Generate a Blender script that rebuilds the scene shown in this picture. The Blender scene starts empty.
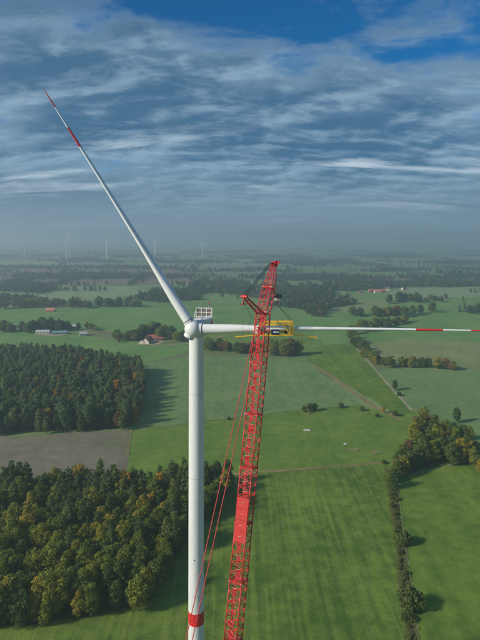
import bpy, bmesh, math, random
import numpy as np
from mathutils import Vector, Matrix

# ------------------------------------------------------------------ camera
H = 141.0            # eye height in metres (drone)
F = 520.0            # focal length in pixels of the 480 x 640 photograph
YH = 238.0           # row of the horizon
scene = bpy.context.scene
C = scene.collection
cam_d = bpy.data.cameras.new('camera')
cam = bpy.data.objects.new('camera', cam_d)
C.objects.link(cam)
cam.location = (0, 0, H)
cam.rotation_euler = (math.radians(90), 0, 0)
cam_d.sensor_width = 36.0
cam_d.lens = 36.0 * F / 640.0
cam_d.shift_y = -(320.0 - YH) / 640.0
cam_d.clip_start = 0.5
cam_d.clip_end = 60000
scene.camera = cam

# ------------------------------------------------------------------ sky
SUN_EL = math.radians(28)
SUN_TO = Vector((-math.cos(math.radians(24)), -math.sin(math.radians(24)), 0))   # horizontally towards the sun
world = bpy.data.worlds.new('World')
scene.world = world
world.use_nodes = True
wn, wl = world.node_tree.nodes, world.node_tree.links
wn.clear()


def W(kind, **kw):
    n = wn.new(kind)
    for k, v in kw.items():
        setattr(n, k, v)
    return n


def wmath(op, a, b=None, c=None, clamp=False):
    n = W('ShaderNodeMath', operation=op, use_clamp=clamp)
    for i, v in enumerate((a, b, c)):
        if v is None:
            continue
        if isinstance(v, (int, float)):
            n.inputs[i].default_value = v
        else:
            wl.new(v, n.inputs[i])
    return n.outputs[0]


def wmap(v, a, b, c=0.0, d=1.0):
    n = W('ShaderNodeMapRange', interpolation_type='SMOOTHSTEP')
    wl.new(v, n.inputs[0])
    for i, x in zip((1, 2, 3, 4), (a, b, c, d)):
        n.inputs[i].default_value = x
    return n.outputs[0]


def wmix(f, a, b):
    n = W('ShaderNodeMix', data_type='RGBA')
    if isinstance(f, (int, float)):
        n.inputs[0].default_value = f
    else:
        wl.new(f, n.inputs[0])
    for s, v in ((6, a), (7, b)):
        if isinstance(v, tuple):
            n.inputs[s].default_value = (*v, 1)
        else:
            wl.new(v, n.inputs[s])
    return n.outputs[2]


sky = W('ShaderNodeTexSky', sky_type='NISHITA')
sky.sun_disc = False
sky.sun_elevation = SUN_EL
sky.sun_rotation = math.atan2(SUN_TO.x, SUN_TO.y)
sky.altitude = 100
sky.air_density = 1.0
sky.dust_density = 0.6
sky.ozone_density = 2.5
geo = W('ShaderNodeTexCoord')
sep = W('ShaderNodeSeparateXYZ')
wl.new(geo.outputs['Generated'], sep.inputs[0])
zc = wmath('ADD', wmath('MAXIMUM', sep.outputs[2], 0.0), 0.22)
comb = W('ShaderNodeCombineXYZ')
wl.new(wmath('DIVIDE', sep.outputs[0], zc), comb.inputs[0])
wl.new(wmath('DIVIDE', sep.outputs[1], zc), comb.inputs[1])


def wnoise(scale, detail, rough, loc, stretch=(1, 1, 1), dist=0.0):
    m = W('ShaderNodeMapping')
    m.inputs['Location'].default_value = loc
    m.inputs['Scale'].default_value = stretch
    wl.new(comb.outputs[0], m.inputs[0])
    n = W('ShaderNodeTexNoise')
    n.inputs['Scale'].default_value = scale
    n.inputs['Detail'].default_value = detail
    n.inputs['Roughness'].default_value = rough
    n.inputs['Distortion'].default_value = dist
    wl.new(m.outputs[0], n.inputs['Vector'])
    return n.outputs[0]


CL = (-74.3670, 14.9393, 0.0)
WB_, WF = 0.62, 0.38
big = wnoise(1.0, 4.0, 0.5, CL, (0.75, 1, 1))
fine = wnoise(4.2, 12.0, 0.62, CL, (0.75, 1.15, 1), 0.25)
dens = wmath('ADD', wmath('MULTIPLY', big, WB_), wmath('MULTIPLY', fine, WF))
CL2 = (CL[0] - 0.035, CL[1] - 0.06, 0.0)
fine2 = wnoise(4.2, 12.0, 0.62, CL2, (0.75, 1.15, 1), 0.25)
big2 = wnoise(1.0, 4.0, 0.5, CL2, (0.75, 1, 1))
dens2 = wmath('ADD', wmath('MULTIPLY', big2, WB_), wmath('MULTIPLY', fine2, WF))
slant = wmap(sep.outputs[2], 0.24, 0.44, 0.085, -0.015)           # low clouds hide the gaps behind them
cover = wmap(wmath('ADD', dens, slant), 0.42, 0.53)
rim = wmap(wmath('SUBTRACT', dens2, dens), -0.03, 0.06)          # sides turned to the sun are lighter
thin = wmap(dens, 0.43, 0.57, 1.0, 0.0)
light = wmath('ADD', wmath('MULTIPLY', rim, 0.42), wmath('MULTIPLY', thin, 0.50), clamp=True)
cloud_col = wmix(light, (0.42, 1.08, 1.85), (2.2, 3.2, 4.1))
hi_n = wnoise(2.2, 9.0, 0.60, (-69.7670, 17.0693, 0), (0.42, 1.35, 1), 0.5)  # second, thin bright layer in streaks
hi_cov = wmap(hi_n, 0.545, 0.70, 0.0, 0.8)
sky_deep = W('ShaderNodeMix', data_type='RGBA', blend_type='MULTIPLY')
sky_deep.inputs[0].default_value = 1.0
wl.new(sky.outputs[0], sky_deep.inputs[6])
sky_deep.inputs[7].default_value = (0.04, 0.40, 0.66, 1)
s1 = wmix(wmath('MULTIPLY', cover, 0.90), sky_deep.outputs[2], cloud_col)
far_ = wmap(sep.outputs[2], 0.12, 0.24, 0.9, 0.0)
s1 = wmix(wmath('MULTIPLY', hi_cov, far_), s1, (5.2, 6.1, 6.8))
low = wmap(sep.outputs[2], 0.0, 0.16, 0.96, 0.0)                 # the sky's own thick air near the horizon
s2 = wmix(low, s1, (1.45, 2.20, 2.85))
bg = W('ShaderNodeBackground')
wl.new(s2, bg.inputs[0])
bg.inputs[1].default_value = 0.105
wo = W('ShaderNodeOutputWorld')
wl.new(bg.outputs[0], wo.inputs[0])

# ------------------------------------------------------------------ sun and exposure
sun_d = bpy.data.lights.new('sun', 'SUN')
sun_d.energy = 3.7
sun_d.angle = math.radians(7)
sun_d.color = (1.0, 0.91, 0.76)
sun = bpy.data.objects.new('sun', sun_d)
C.objects.link(sun)
to_sun = Vector((SUN_TO.x * math.cos(SUN_EL), SUN_TO.y * math.cos(SUN_EL), math.sin(SUN_EL)))
sun.rotation_euler = to_sun.to_track_quat('Z', 'Y').to_euler()
sun.location = (-100, -60, 300)
vs = scene.view_settings
vs.view_transform = 'Standard'
vs.look = 'None'
vs.exposure = 0.40
vs.gamma = 1.0
vs.use_curve_mapping = False
scene.cycles.max_bounces = 5
scene.cycles.diffuse_bounces = 2
scene.cycles.glossy_bounces = 2
scene.cycles.transmission_bounces = 2
scene.cycles.volume_bounces = 1
scene.cycles.transparent_max_bounces = 4
scene.cycles.use_denoising = True

# ------------------------------------------------------------------ helpers
rng = np.random.default_rng(7)
random.seed(7)


def G(px, py, z=0.0):
    """photo pixel -> the point of the ground (height z) seen there"""
    d = (H - z) * F / (py - YH)
    return Vector(((px - 240.0) / F * d, d, z))


def AT(px, py, d):
    """photo pixel at a known depth"""
    return Vector(((px - 240.0) / F * d, d, H - (py - YH) / F * d))


def mesh(name, verts, faces, mat=None, smooth=False):
    me = bpy.data.meshes.new(name)
    me.from_pydata([tuple(v) for v in verts], [], faces)
    if mat:
        me.materials.append(mat)
    if smooth:
        me.polygons.foreach_set('use_smooth', [True] * len(me.polygons))
    me.update()
    return me


def obj(name, me, parent=None, label=None, cat=None, group=None, kind=None, loc=None):
    o = bpy.data.objects.new(name, me)
    C.objects.link(o)
    if parent is not None:
        o.parent = parent
    if loc is not None:
        o.location = loc
    for k, v in (('label', label), ('category', cat), ('group', group), ('kind', kind)):
        if v:
            o[k] = v
    return o


class MB:
    """collects simple solids for one mesh"""

    def __init__(self):
        self.v, self.f = [], []

    def tube(self, a, b, r0, r1=None, n=8, cap=True):
        a, b = Vector(a), Vector(b)
        r1 = r0 if r1 is None else r1
        q = (b - a).to_track_quat('Z', 'Y')
        i0 = len(self.v)
        for p, r in ((a, r0), (b, r1)):
            for k in range(n):
                t = 2 * math.pi * k / n
                self.v.append(p + q @ Vector((r * math.cos(t), r * math.sin(t), 0)))
        for k in range(n):
            j = (k + 1) % n
            self.f.append((i0 + k, i0 + j, i0 + n + j, i0 + n + k))
        if cap:
            self.f.append(tuple(i0 + k for k in reversed(range(n))))
            self.f.append(tuple(i0 + n + k for k in range(n)))
        return self

    def path(self, pts, r, n=6):
        """one continuous swept tube; r a number or one per point"""
        pts = [Vector(p) for p in pts]
        rs = [r] * len(pts) if isinstance(r, (int, float)) else r
        i0 = len(self.v)
        for k, p in enumerate(pts):
            d = pts[min(k + 1, len(pts) - 1)] - pts[max(k - 1, 0)]
            q = d.to_track_quat('Z', 'Y')
            for m in range(n):
                t = 2 * math.pi * m / n
                self.v.append(p + q @ Vector((rs[k] * math.cos(t), rs[k] * math.sin(t), 0)))
        for k in range(len(pts) - 1):
            for m in range(n):
                j = (m + 1) % n
                a = i0 + k * n
                self.f.append((a + m, a + j, a + n + j, a + n + m))
        self.f.append(tuple(i0 + m for m in reversed(range(n))))
        e = i0 + (len(pts) - 1) * n
        self.f.append(tuple(e + m for m in range(n)))
        return self

    def box(self, c, s, R=None):
        c = Vector(c)
        i0 = len(self.v)
        for x in (-.5, .5):
            for y in (-.5, .5):
                for z in (-.5, .5):
                    p = Vector((x * s[0], y * s[1], z * s[2]))
                    self.v.append(c + (R @ p if R else p))
        for f in ((0, 1, 3, 2), (4, 6, 7, 5), (0, 4, 5, 1), (2, 3, 7, 6), (0, 2, 6, 4), (1, 5, 7, 3)):
            self.f.append(tuple(i0 + k for k in f))
        return self

    def bar(self, a, b, w, h, up=(0, 0, 1)):
        a, b = Vector(a), Vector(b)
        z = (b - a).normalized()
        x = Vector(up).cross(z)
        if x.length < 1e-4:
            x = Vector((1, 0, 0)).cross(z)
        x.normalize()
        y = z.cross(x)
        R = Matrix((x, y, z)).transposed()
        return self.box((a + b) / 2, (w, h, (b - a).length), R)

    def lathe(self, prof, n=48, M=None):
        i0 = len(self.v)
        for r, z in prof:
            for k in range(n):
                t = 2 * math.pi * k / n
                p = Vector((r * math.cos(t), r * math.sin(t), z))
                self.v.append(M @ p if M else p)
        for i in range(len(prof) - 1):
            for k in range(n):
                j = (k + 1) % n
                a = i0 + i * n
                self.f.append((a + k, a + j, a + n + j, a + n + k))
        self.f.append(tuple(i0 + k for k in reversed(range(n))))
        e = i0 + (len(prof) - 1) * n
        self.f.append(tuple(e + k for k in range(n)))
        return self

    def build(self, name, mat, parent=None, smooth=False, **kw):
        return obj(name, mesh(name, self.v, self.f, mat, smooth), parent, **kw)


def empty(name, loc, label, cat, group=None, rz=0.0):
    o = obj(name, None, None, label, cat, group, None, loc)
    o.empty_display_size = 0.5
    o.rotation_euler = (0, 0, rz)
    return o


# ------------------------------------------------------------------ materials
def material(name):
    m = bpy.data.materials.new(name)
    m.use_nodes = True
    nt = m.node_tree
    return m, nt, nt.nodes['Principled BSDF']


def nd(nt, kind, **kw):
    n = nt.nodes.new(kind)
    for k, v in kw.items():
        setattr(n, k, v)
    return n


def ramp(nt, src, stops):
    r = nd(nt, 'ShaderNodeValToRGB')
    while len(r.color_ramp.elements) < len(stops):
        r.color_ramp.elements.new(0.5)
    for e, (p, c) in zip(r.color_ramp.elements, stops):
        e.position = p
        e.color = (*c, 1)
    nt.links.new(src, r.inputs[0])
    return r.outputs[0]


def noise(nt, scale, detail=4, rough=0.55, coord='Object', stretch=(1, 1, 1), rot=0.0, dist=0.0):
    tc = nd(nt, 'ShaderNodeTexCoord')
    mp = nd(nt, 'ShaderNodeMapping')
    mp.inputs['Scale'].default_value = stretch
    mp.inputs['Rotation'].default_value = (0, 0, rot)
    nt.links.new(tc.outputs[coord], mp.inputs[0])
    n = nd(nt, 'ShaderNodeTexNoise')
    n.inputs['Scale'].default_value = scale
    n.inputs['Detail'].default_value = detail
    n.inputs['Roughness'].default_value = rough
    n.inputs['Distortion'].default_value = dist
    nt.links.new(mp.outputs[0], n.inputs['Vector'])
    return n.outputs[0]


def mixc(nt, f, a, b, mode='MIX'):
    n = nd(nt, 'ShaderNodeMix', data_type='RGBA', blend_type=mode)
    if isinstance(f, (int, float)):
        n.inputs[0].default_value = f
    else:
        nt.links.new(f, n.inputs[0])
    for s, v in ((6, a), (7, b)):
        if isinstance(v, tuple):
            n.inputs[s].default_value = (*v, 1)
        else:
            nt.links.new(v, n.inputs[s])
    return n.outputs[2]


def paint(name, col, rough=0.45, var=0.12, scale=0.6, streak=None, metal=0.0, coat=0.0):
    m, nt, b = material(name)
    n1 = noise(nt, scale, 6, 0.6)
    c = mixc(nt, n1, tuple(x * (1 - var) for x in col), tuple(min(1, x * (1 + var)) for x in col))
    if streak:
        n2 = noise(nt, 1.2, 5, 0.6, stretch=(1, 1, 0.05))
        c = mixc(nt, ramp(nt, n2, [(0.50, (0, 0, 0)), (0.75, (1, 1, 1))]), c, streak)
    nt.links.new(c, b.inputs['Base Color'])
    b.inputs['Roughness'].default_value = rough
    b.inputs['Metallic'].default_value = metal
    b.inputs['Coat Weight'].default_value = coat
    return m


M = {}
M['white'] = paint('turbine_white', (0.68, 0.69, 0.69), 0.38, 0.06, 0.3, (0.58, 0.58, 0.565))
M['blade'] = paint('blade_white', (0.74, 0.75, 0.75), 0.35, 0.03)
M['red_mark'] = paint('marking_red', (0.62, 0.018, 0.022), 0.42, 0.08)
M['seam'] = paint('seam_grey', (0.42, 0.43, 0.44), 0.5)
M['dark'] = paint('dark_gap', (0.05, 0.055, 0.06), 0.6)
M['cooler'] = paint('cooler_fins', (0.17, 0.13, 0.12), 0.6, 0.3, 3.0)
M['crane_red'] = paint('crane_red', (0.58, 0.022, 0.026), 0.48, 0.35, 1.1)
M['crane_plate'] = paint('crane_walkway_red', (0.40, 0.016, 0.016), 0.85, 0.35, 1.5, (0.24, 0.03, 0.025))
M['panel'] = paint('crane_panel_red', (0.52, 0.024, 0.022), 0.7, 0.3, 1.3, (0.36, 0.05, 0.04))
M['pin'] = paint('pin_steel', (0.70, 0.68, 0.66), 0.4, 0.1)
M['rung'] = paint('pale_tan_rung', (0.60, 0.36, 0.22), 0.5, 0.1)
M['pendant'] = paint('pendant_red', (0.52, 0.045, 0.04), 0.5, 0.1)
M['rope'] = paint('wire_rope', (0.035, 0.045, 0.055), 0.6, 0.1)
M['yellow'] = paint('gripper_yellow', (0.80, 0.46, 0.02), 0.42, 0.1)
M['navy'] = paint('plate_navy', (0.012, 0.025, 0.09), 0.4)
M['sign_white'] = paint('sign_white', (0.75, 0.77, 0.8), 0.5)
M['hook'] = paint('hook_black', (0.03, 0.03, 0.035), 0.5)
M['pinkish'] = paint('hook_plate', (0.72, 0.55, 0.52), 0.5)
M['rubber'] = paint('track_steel', (0.06, 0.055, 0.05), 0.7)
M['lamp_red'] = paint('beacon_red', (0.5, 0.03, 0.02), 0.3)
M['bark'] = paint('bark', (0.10, 0.075, 0.055), 0.9, 0.4, 3.0)
M['pine_bark'] = paint('pine_bark', (0.17, 0.10, 0.065), 0.9, 0.35, 3.0)
M['wood'] = paint('fence_wood', (0.22, 0.20, 0.17), 0.9, 0.2)
M['conc'] = paint('concrete', (0.50, 0.48, 0.46), 0.85, 0.15)
M['far_white'] = paint('far_turbine_white', (0.75, 0.76, 0.76), 0.5, 0.03)


def leaf(name, stops, rough=0.7, trans=0.25):
    """stops: colours met from tree to tree; the clumps of one crown differ a little as well"""
    m, nt, b = material(name)
    oi = nd(nt, 'ShaderNodeObjectInfo')
    at = nd(nt, 'ShaderNodeAttribute', attribute_name='tint')
    n1 = noise(nt, 0.35, 3, 0.6)
    a = nd(nt, 'ShaderNodeMath', operation='MULTIPLY_ADD')
    nt.links.new(at.outputs['Fac'], a.inputs[0])
    a.inputs[1].default_value = 0.30
    s = nd(nt, 'ShaderNodeMath', operation='MULTIPLY_ADD')
    nt.links.new(oi.outputs['Random'], s.inputs[0])
    s.inputs[1].default_value = 0.72
    s.inputs[2].default_value = -0.01
    nt.links.new(s.outputs[0], a.inputs[2])
    c = ramp(nt, a.outputs[0], stops)
    c = mixc(nt, ramp(nt, n1, [(0.3, (0, 0, 0)), (0.7, (1, 1, 1))]), mixc(nt, 1.0, c, (0.74, 0.76, 0.74), 'MULTIPLY'), mixc(nt, 1.0, c, (1.25, 1.2, 1.1), 'MULTIPLY'))
    nt.links.new(c, b.inputs['Base Color'])
    b.inputs['Roughness'].default_value = rough
    b.inputs['Specular IOR Level'].default_value = 0.2
    tr = nd(nt, 'ShaderNodeBsdfTranslucent')
    nt.links.new(c, tr.inputs[0])
    mx = nd(nt, 'ShaderNodeMixShader')
    mx.inputs[0].default_value = trans
    out = [n for n in nt.nodes if n.type == 'OUTPUT_MATERIAL'][0]
    nt.links.new(b.outputs[0], mx.inputs[1])
    nt.links.new(tr.outputs[0], mx.inputs[2])
    nt.links.new(mx.outputs[0], out.inputs[0])
    return m


M['olive'] = leaf('leaf_olive', [(0.0, (0.105, 0.160, 0.028)), (0.35, (0.170, 0.220, 0.034)), (0.65, (0.260, 0.275, 0.040)), (0.88, (0.37, 0.31, 0.040)), (1.0, (0.40, 0.26, 0.035))], trans=.35)
M['green'] = leaf('leaf_green', [(0.0, (0.060, 0.110, 0.032)), (0.5, (0.095, 0.150, 0.036)), (1.0, (0.165, 0.195, 0.040))], trans=.32)
M['pine'] = leaf('needle_pine', [(0.0, (0.062, 0.112, 0.036)), (0.5, (0.092, 0.148, 0.042)), (0.85, (0.135, 0.180, 0.044)), (1.0, (0.190, 0.200, 0.045))], trans=.3)
M['spruce'] = leaf('needle_spruce', [(0.0, (0.066, 0.122, 0.054)), (0.6, (0.118, 0.185, 0.072)), (1.0, (0.205, 0.245, 0.082))], trans=.3)
M['gold'] = leaf('leaf_gold', [(0.0, (0.30, 0.23, 0.030)), (0.5, (0.40, 0.28, 0.035)), (1.0, (0.44, 0.23, 0.035))])
M['rust'] = leaf('leaf_rust', [(0.0, (0.17, 0.110, 0.055)), (0.5, (0.22, 0.120, 0.055)), (1.0, (0.30, 0.130, 0.050))])
M['far_leaf'] = leaf('far_leaf', [(0.0, (0.040, 0.078, 0.042)), (0.45, (0.058, 0.095, 0.042)), (0.65, (0.110, 0.120, 0.050)), (0.82, (0.18, 0.13, 0.07)), (1.0, (0.22, 0.14, 0.08))])


M['scrub'] = leaf('leaf_scrub', [(0.0, (0.070, 0.105, 0.028)), (0.5, (0.115, 0.140, 0.034)), (1.0, (0.190, 0.170, 0.045))])


def grass(name, lo, hi, rot=0.0, stripe=0.35, stripe_scale=0.10, tram=0.0, tram_gap=18.0, patch=0.02, bare=None, tuft=0.45):
    m, nt, b = material(name)
    n_big = noise(nt, patch, 5, 0.6)
    n_mid = noise(nt, 0.16, 6, 0.65)
    n_str = noise(nt, stripe_scale, 4, 0.6, stretch=(1.0, 0.03, 1.0), rot=rot)
    n_fine = noise(nt, 1.3, 6, 0.7)
    add = nd(nt, 'ShaderNodeMath', operation='ADD')
    nt.links.new(n_big, add.inputs[0])
    s1 = nd(nt, 'ShaderNodeMath', operation='MULTIPLY_ADD')
    nt.links.new(n_mid, s1.inputs[0])
    s1.inputs[1].default_value = 0.9
    s1.inputs[2].default_value = -0.45
    nt.links.new(s1.outputs[0], add.inputs[1])
    s2 = nd(nt, 'ShaderNodeMath', operation='MULTIPLY_ADD')
    nt.links.new(n_str, s2.inputs[0])
    s2.inputs[1].default_value = stripe * 2
    s2.inputs[2].default_value = -stripe
    add2 = nd(nt, 'ShaderNodeMath', operation='ADD')
    nt.links.new(add.outputs[0], add2.inputs[0])
    nt.links.new(s2.outputs[0], add2.inputs[1])
    mid = tuple((a + c) / 2 for a, c in zip(lo, hi))
    c = ramp(nt, add2.outputs[0], [(0.28, lo), (0.5, mid), (0.72, hi)])
    f = ramp(nt, n_fine, [(0.30, (0, 0, 0)), (0.70, (1, 1, 1))])
    c = mixc(nt, f, mixc(nt, tuft, c, (0.62, 0.66, 0.62), 'MULTIPLY'), mixc(nt, tuft, c, (1.28, 1.22, 1.2), 'MULTIPLY'))
    if bare:
        n_b = noise(nt, 0.05, 6, 0.6, stretch=(1, 0.5, 1), rot=rot)
        c = mixc(nt, ramp(nt, n_b, [(0.56, (0, 0, 0)), (0.70, (1, 1, 1))]), c, bare)
    if tram:
        tc = nd(nt, 'ShaderNodeTexCoord')
        mp = nd(nt, 'ShaderNodeMapping')
        mp.inputs['Rotation'].default_value = (0, 0, rot)
        nt.links.new(tc.outputs['Object'], mp.inputs[0])
        sp = nd(nt, 'ShaderNodeSeparateXYZ')
        nt.links.new(mp.outputs[0], sp.inputs[0])
        md = nd(nt, 'ShaderNodeMath', operation='PINGPONG')
        nt.links.new(sp.outputs[0], md.inputs[0])
        md.inputs[1].default_value = tram_gap / 2
        lt = nd(nt, 'ShaderNodeMath', operation='LESS_THAN')
        nt.links.new(md.outputs[0], lt.inputs[0])
        lt.inputs[1].default_value = 0.55
        ml = nd(nt, 'ShaderNodeMath', operation='MULTIPLY')
        nt.links.new(lt.outputs[0], ml.inputs[0])
        ml.inputs[1].default_value = tram
        c = mixc(nt, ml.outputs[0], c, (0.13, 0.115, 0.07))
    nt.links.new(c, b.inputs['Base Color'])
    b.inputs['Roughness'].default_value = 0.95
    b.inputs['Specular IOR Level'].default_value = 0.1
    bp = nd(nt, 'ShaderNodeBump')
    bp.inputs['Strength'].default_value = 0.6
    bp.inputs['Distance'].default_value = 0.35
    nt.links.new(n_fine, bp.inputs['Height'])
    nt.links.new(bp.outputs[0], b.inputs['Normal'])
    return m


DROT = math.radians(14)          # the drain's and the mowing lines' direction against the line of sight
M['meadow'] = grass('meadow_near', (0.070, 0.130, 0.022), (0.172, 0.245, 0.042), DROT, 0.52, 0.42, 0.16, 14.0, tuft=.9)
M['meadow_right'] = grass('meadow_right', (0.076, 0.142, 0.022), (0.165, 0.238, 0.038), DROT, 0.35, 0.12, tuft=.7)
M['pasture'] = grass('pasture', (0.090, 0.168, 0.028), (0.172, 0.245, 0.046), 0.3, 0.20, 0.08, patch=0.03, tuft=.6)
M['crop'] = grass('young_crop', (0.112, 0.195, 0.068), (0.178, 0.262, 0.094), math.radians(24), 0.45, 0.09, 0.32, 21.0, bare=(0.21, 0.235, 0.115))
M['crop2'] = grass('young_crop_grey', (0.118, 0.198, 0.072), (0.180, 0.262, 0.095), math.radians(-20), 0.35, 0.07, 0.35, 24.0)
M['stubble'] = grass('stubble', (0.165, 0.212, 0.080), (0.245, 0.262, 0.110), 0.4, 0.35, 0.05, 0.3, 20.0, bare=(0.18, 0.23, 0.09))
M['plough'] = grass('ploughed', (0.150, 0.135, 0.095), (0.220, 0.200, 0.140), math.radians(80), 0.30, 0.12, 0.0, bare=(0.14, 0.17, 0.075))
M['far_green'] = grass('far_meadow', (0.100, 0.210, 0.055), (0.170, 0.275, 0.078), 0.8, 0.3, 0.02)
M['far_pale'] = grass('far_pale_meadow', (0.175, 0.240, 0.110), (0.250, 0.300, 0.145), 0.5, 0.3, 0.02)
M['litter'] = grass('forest_floor', (0.070, 0.080, 0.028), (0.115, 0.105, 0.042), 0.2, 0.2, 0.2)
M['track'] = grass('dirt_track', (0.26, 0.22, 0.14), (0.38, 0.33, 0.22), 0.2, 0.2, 0.3)
M['rough'] = grass('rough_verge', (0.170, 0.155, 0.065), (0.280, 0.225, 0.110), DROT, 0.3, 0.3)
M['moor'] = grass('moor', (0.160, 0.125, 0.085), (0.220, 0.165, 0.105), 0.2, 0.3, 0.02)
M['bare'] = grass('bare_soil', (0.17, 0.19, 0.07), (0.29, 0.235, 0.12), 0.2, 0.2, 0.3)


def patchwork():
    m, nt, b = material('ground_patchwork')
    tc = nd(nt, 'ShaderNodeTexCoord')
    mp = nd(nt, 'ShaderNodeMapping')
    mp.inputs['Scale'].default_value = (1 / 420.0, 1 / 300.0, 1)
    mp.inputs['Rotation'].default_value = (0, 0, 0.25)
    nt.links.new(tc.outputs['Object'], mp.inputs[0])
    v = nd(nt, 'ShaderNodeTexVoronoi', distance='CHEBYCHEV')
    v.inputs['Scale'].default_value = 1.0
    v.inputs['Randomness'].default_value = 0.85
    nt.links.new(mp.outputs[0], v.inputs['Vector'])
    sp = nd(nt, 'ShaderNodeSeparateColor')
    nt.links.new(v.outputs['Color'], sp.inputs[0])
    c = ramp(nt, sp.outputs[0], [(0.0, (0.10, 0.19, 0.055)), (0.25, (0.14, 0.23, 0.07)), (0.45, (0.21, 0.26, 0.11)), (0.62, (0.20, 0.20, 0.10)), (0.78, (0.10, 0.18, 0.06)), (1.0, (0.19, 0.155, 0.10))])
    n1 = noise(nt, 0.02, 6, 0.6)
    c = mixc(nt, n1, mixc(nt, 1.0, c, (0.8, 0.8, 0.8), 'MULTIPLY'), mixc(nt, 1.0, c, (1.2, 1.2, 1.2), 'MULTIPLY'))
    nt.links.new(c, b.inputs['Base Color'])
    b.inputs['Roughness'].default_value = 1.0
    b.inputs['Specular IOR Level'].default_value = 0.1
    return m


M['ground'] = patchwork()

# ------------------------------------------------------------------ the ground and its fields
obj('ground', mesh('ground', [(-14000, -1500, 0), (14000, -1500, 0), (14000, 18000, 0), (-14000, 18000, 0)], [(0, 1, 2, 3)], M['ground']), kind='structure')
level = [0.0]


def ragged(pts, amp=1.2, step=9.0):
    """the outline with small wobbles, so that no edge of a field is ruled"""
    out = []
    n = len(pts)
    for i in range(n):
        a, b = pts[i], pts[(i + 1) % n]
        L = (b - a).length
        k = max(1, min(60, int(L / step)))
        nrm = Vector((-(b - a).y, (b - a).x, 0)).normalized()
        for j in range(k):
            p = a.lerp(b, j / k)
            if j:
                p = p + nrm * random.uniform(-amp, amp)
            out.append(p)
    return out


def field(name, px, mat, amp=1.0):
    level[0] += 0.012
    pts = ragged([G(*p) for p in px], amp)
    cx = sum(p.x for p in pts) / len(pts)
    cy = sum(p.y for p in pts) / len(pts)
    me = bpy.data.meshes.new(name)
    bm = bmesh.new()
    f = bm.faces.new([bm.verts.new((p.x, p.y, 0)) for p in pts])
    if f.normal.z < 0 or True:
        bm.normal_update()
        if f.normal.z < 0:
            f.normal_flip()
    bmesh.ops.triangulate(bm, faces=[f])
    bm.to_mesh(me)
    bm.free()
    me.materials.append(mat)
    return obj(name, me, kind='structure', loc=(0, 0, level[0]))


def strip(name, px, mat, w, amp=0.25, lift=0.0):
    """a ribbon of ground along a line of photo points, w metres wide"""
    level[0] += 0.012
    base = [G(*p) for p in px]
    pts = []
    for a, b in zip(base[:-1], base[1:]):
        k = max(1, int((b - a).length / 6))
        pts += [a.lerp(b, j / k) for j in range(k)]
    pts.append(base[-1])
    vs_, fs = [], []
    for i, p in enumerate(pts):
        d = (pts[min(i + 1, len(pts) - 1)] - pts[max(i - 1, 0)]).normalized()
        s = Vector((d.y, -d.x, 0))
        q = p + s * random.uniform(-amp, amp)
        ww = w * random.uniform(0.85, 1.15) / 2
        vs_ += [(q.x - s.x * ww, q.y - s.y * ww, 0), (q.x + s.x * ww, q.y + s.y * ww, 0)]
        if i:
            k = 2 * i
            fs.append((k - 2, k - 1, k + 1, k))
    return obj(name, mesh(name, vs_, fs, mat), kind='structure', loc=(0, 0, level[0] + lift))


# far bands first, then towards the camera
field('meadow', [(-30, 304), (-30, 292), (45, 295), (60, 300), (20, 305)], M['far_pale'], 4)
field('meadow', [(40, 297), (70, 287), (135, 286), (150, 292), (110, 299), (60, 301)], M['far_pale'], 4)
field('meadow', [(-30, 262), (90, 261), (110, 265), (-30, 267)], M['far_pale'], 8)
field('moor', [(-40, 285), (-40, 268), (180, 268), (200, 282), (150, 285), (60, 286)], M['moor'], 8)
field('meadow', [(190, 284), (300, 282), (310, 287), (200, 290)], M['far_green'], 4)
field('meadow', [(-40, 333), (-40, 308), (80, 309), (190, 307), (330, 305), (340, 318), (310, 334), (190, 334)], M['far_green'], 3)
field('meadow', [(-40, 366), (-40, 333), (60, 333), (140, 342), (190, 345), (190, 352), (150, 362), (143, 372)], M['far_green'], 2)
field('meadow', [(190, 352), (190, 332), (320, 330), (350, 340), (320, 356)], M['pasture'], 2)
field('meadow', [(300, 330), (330, 308), (400, 302), (480, 296), (540, 296), (540, 344), (360, 342), (330, 345)], M['far_green'], 3)
field('stubble_field', [(392, 300), (400, 287), (440, 288), (540, 285), (540, 295), (480, 297)], M['far_pale'], 3)
field('stubble_field', [(310, 312), (335, 300), (372, 299), (395, 303), (360, 312)], M['stubble'], 3)
field('stubble_field', [(366, 344), (400, 339), (540, 344), (540, 372), (382, 367), (372, 358)], M['stubble'], 2)
field('crop_field', [(378, 372), (384, 369), (540, 373), (540, 470), (468, 462), (440, 440), (424, 420), (412, 411)], M['crop2'], 1.5)
field('crop_field', [(138, 432), (146, 364), (190, 357), (305, 358), (314, 366), (362, 405), (300, 410), (190, 424)], M['crop'], 1.5)
field('pasture', [(126, 462), (131, 431), (190, 424), (300, 410), (362, 405), (398, 418), (411, 410), (428, 417), (432, 440), (396, 476), (385, 466), (320, 470), (200, 480), (126, 482)], M['pasture'], 1.5)
field('pasture', [(306, 361), (320, 345), (352, 345), (374, 368), (412, 411), (402, 418)], M['meadow_right'], 1)
field('ploughed_field', [(-120, 520), (-120, 436), (0, 437), (131, 430), (127, 470), (120, 520)], M['plough'], 1)
field('meadow', [(-300, 900), (-120, 600), (120, 500), (200, 481), (320, 470), (386, 466), (396, 492), (414, 640), (440, 900)], M['meadow'], 1)
field('meadow', [(440, 900), (414, 640), (397, 494), (398, 478), (470, 462), (560, 480), (700, 900)], M['meadow_right'], 1)
field('forest_floor', [(-110, 630), (0, 626), (60, 621), (143, 606), (184, 546), (218, 507), (234, 484), (120, 493), (-110, 495)], M['litter'], 1.5)
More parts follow.
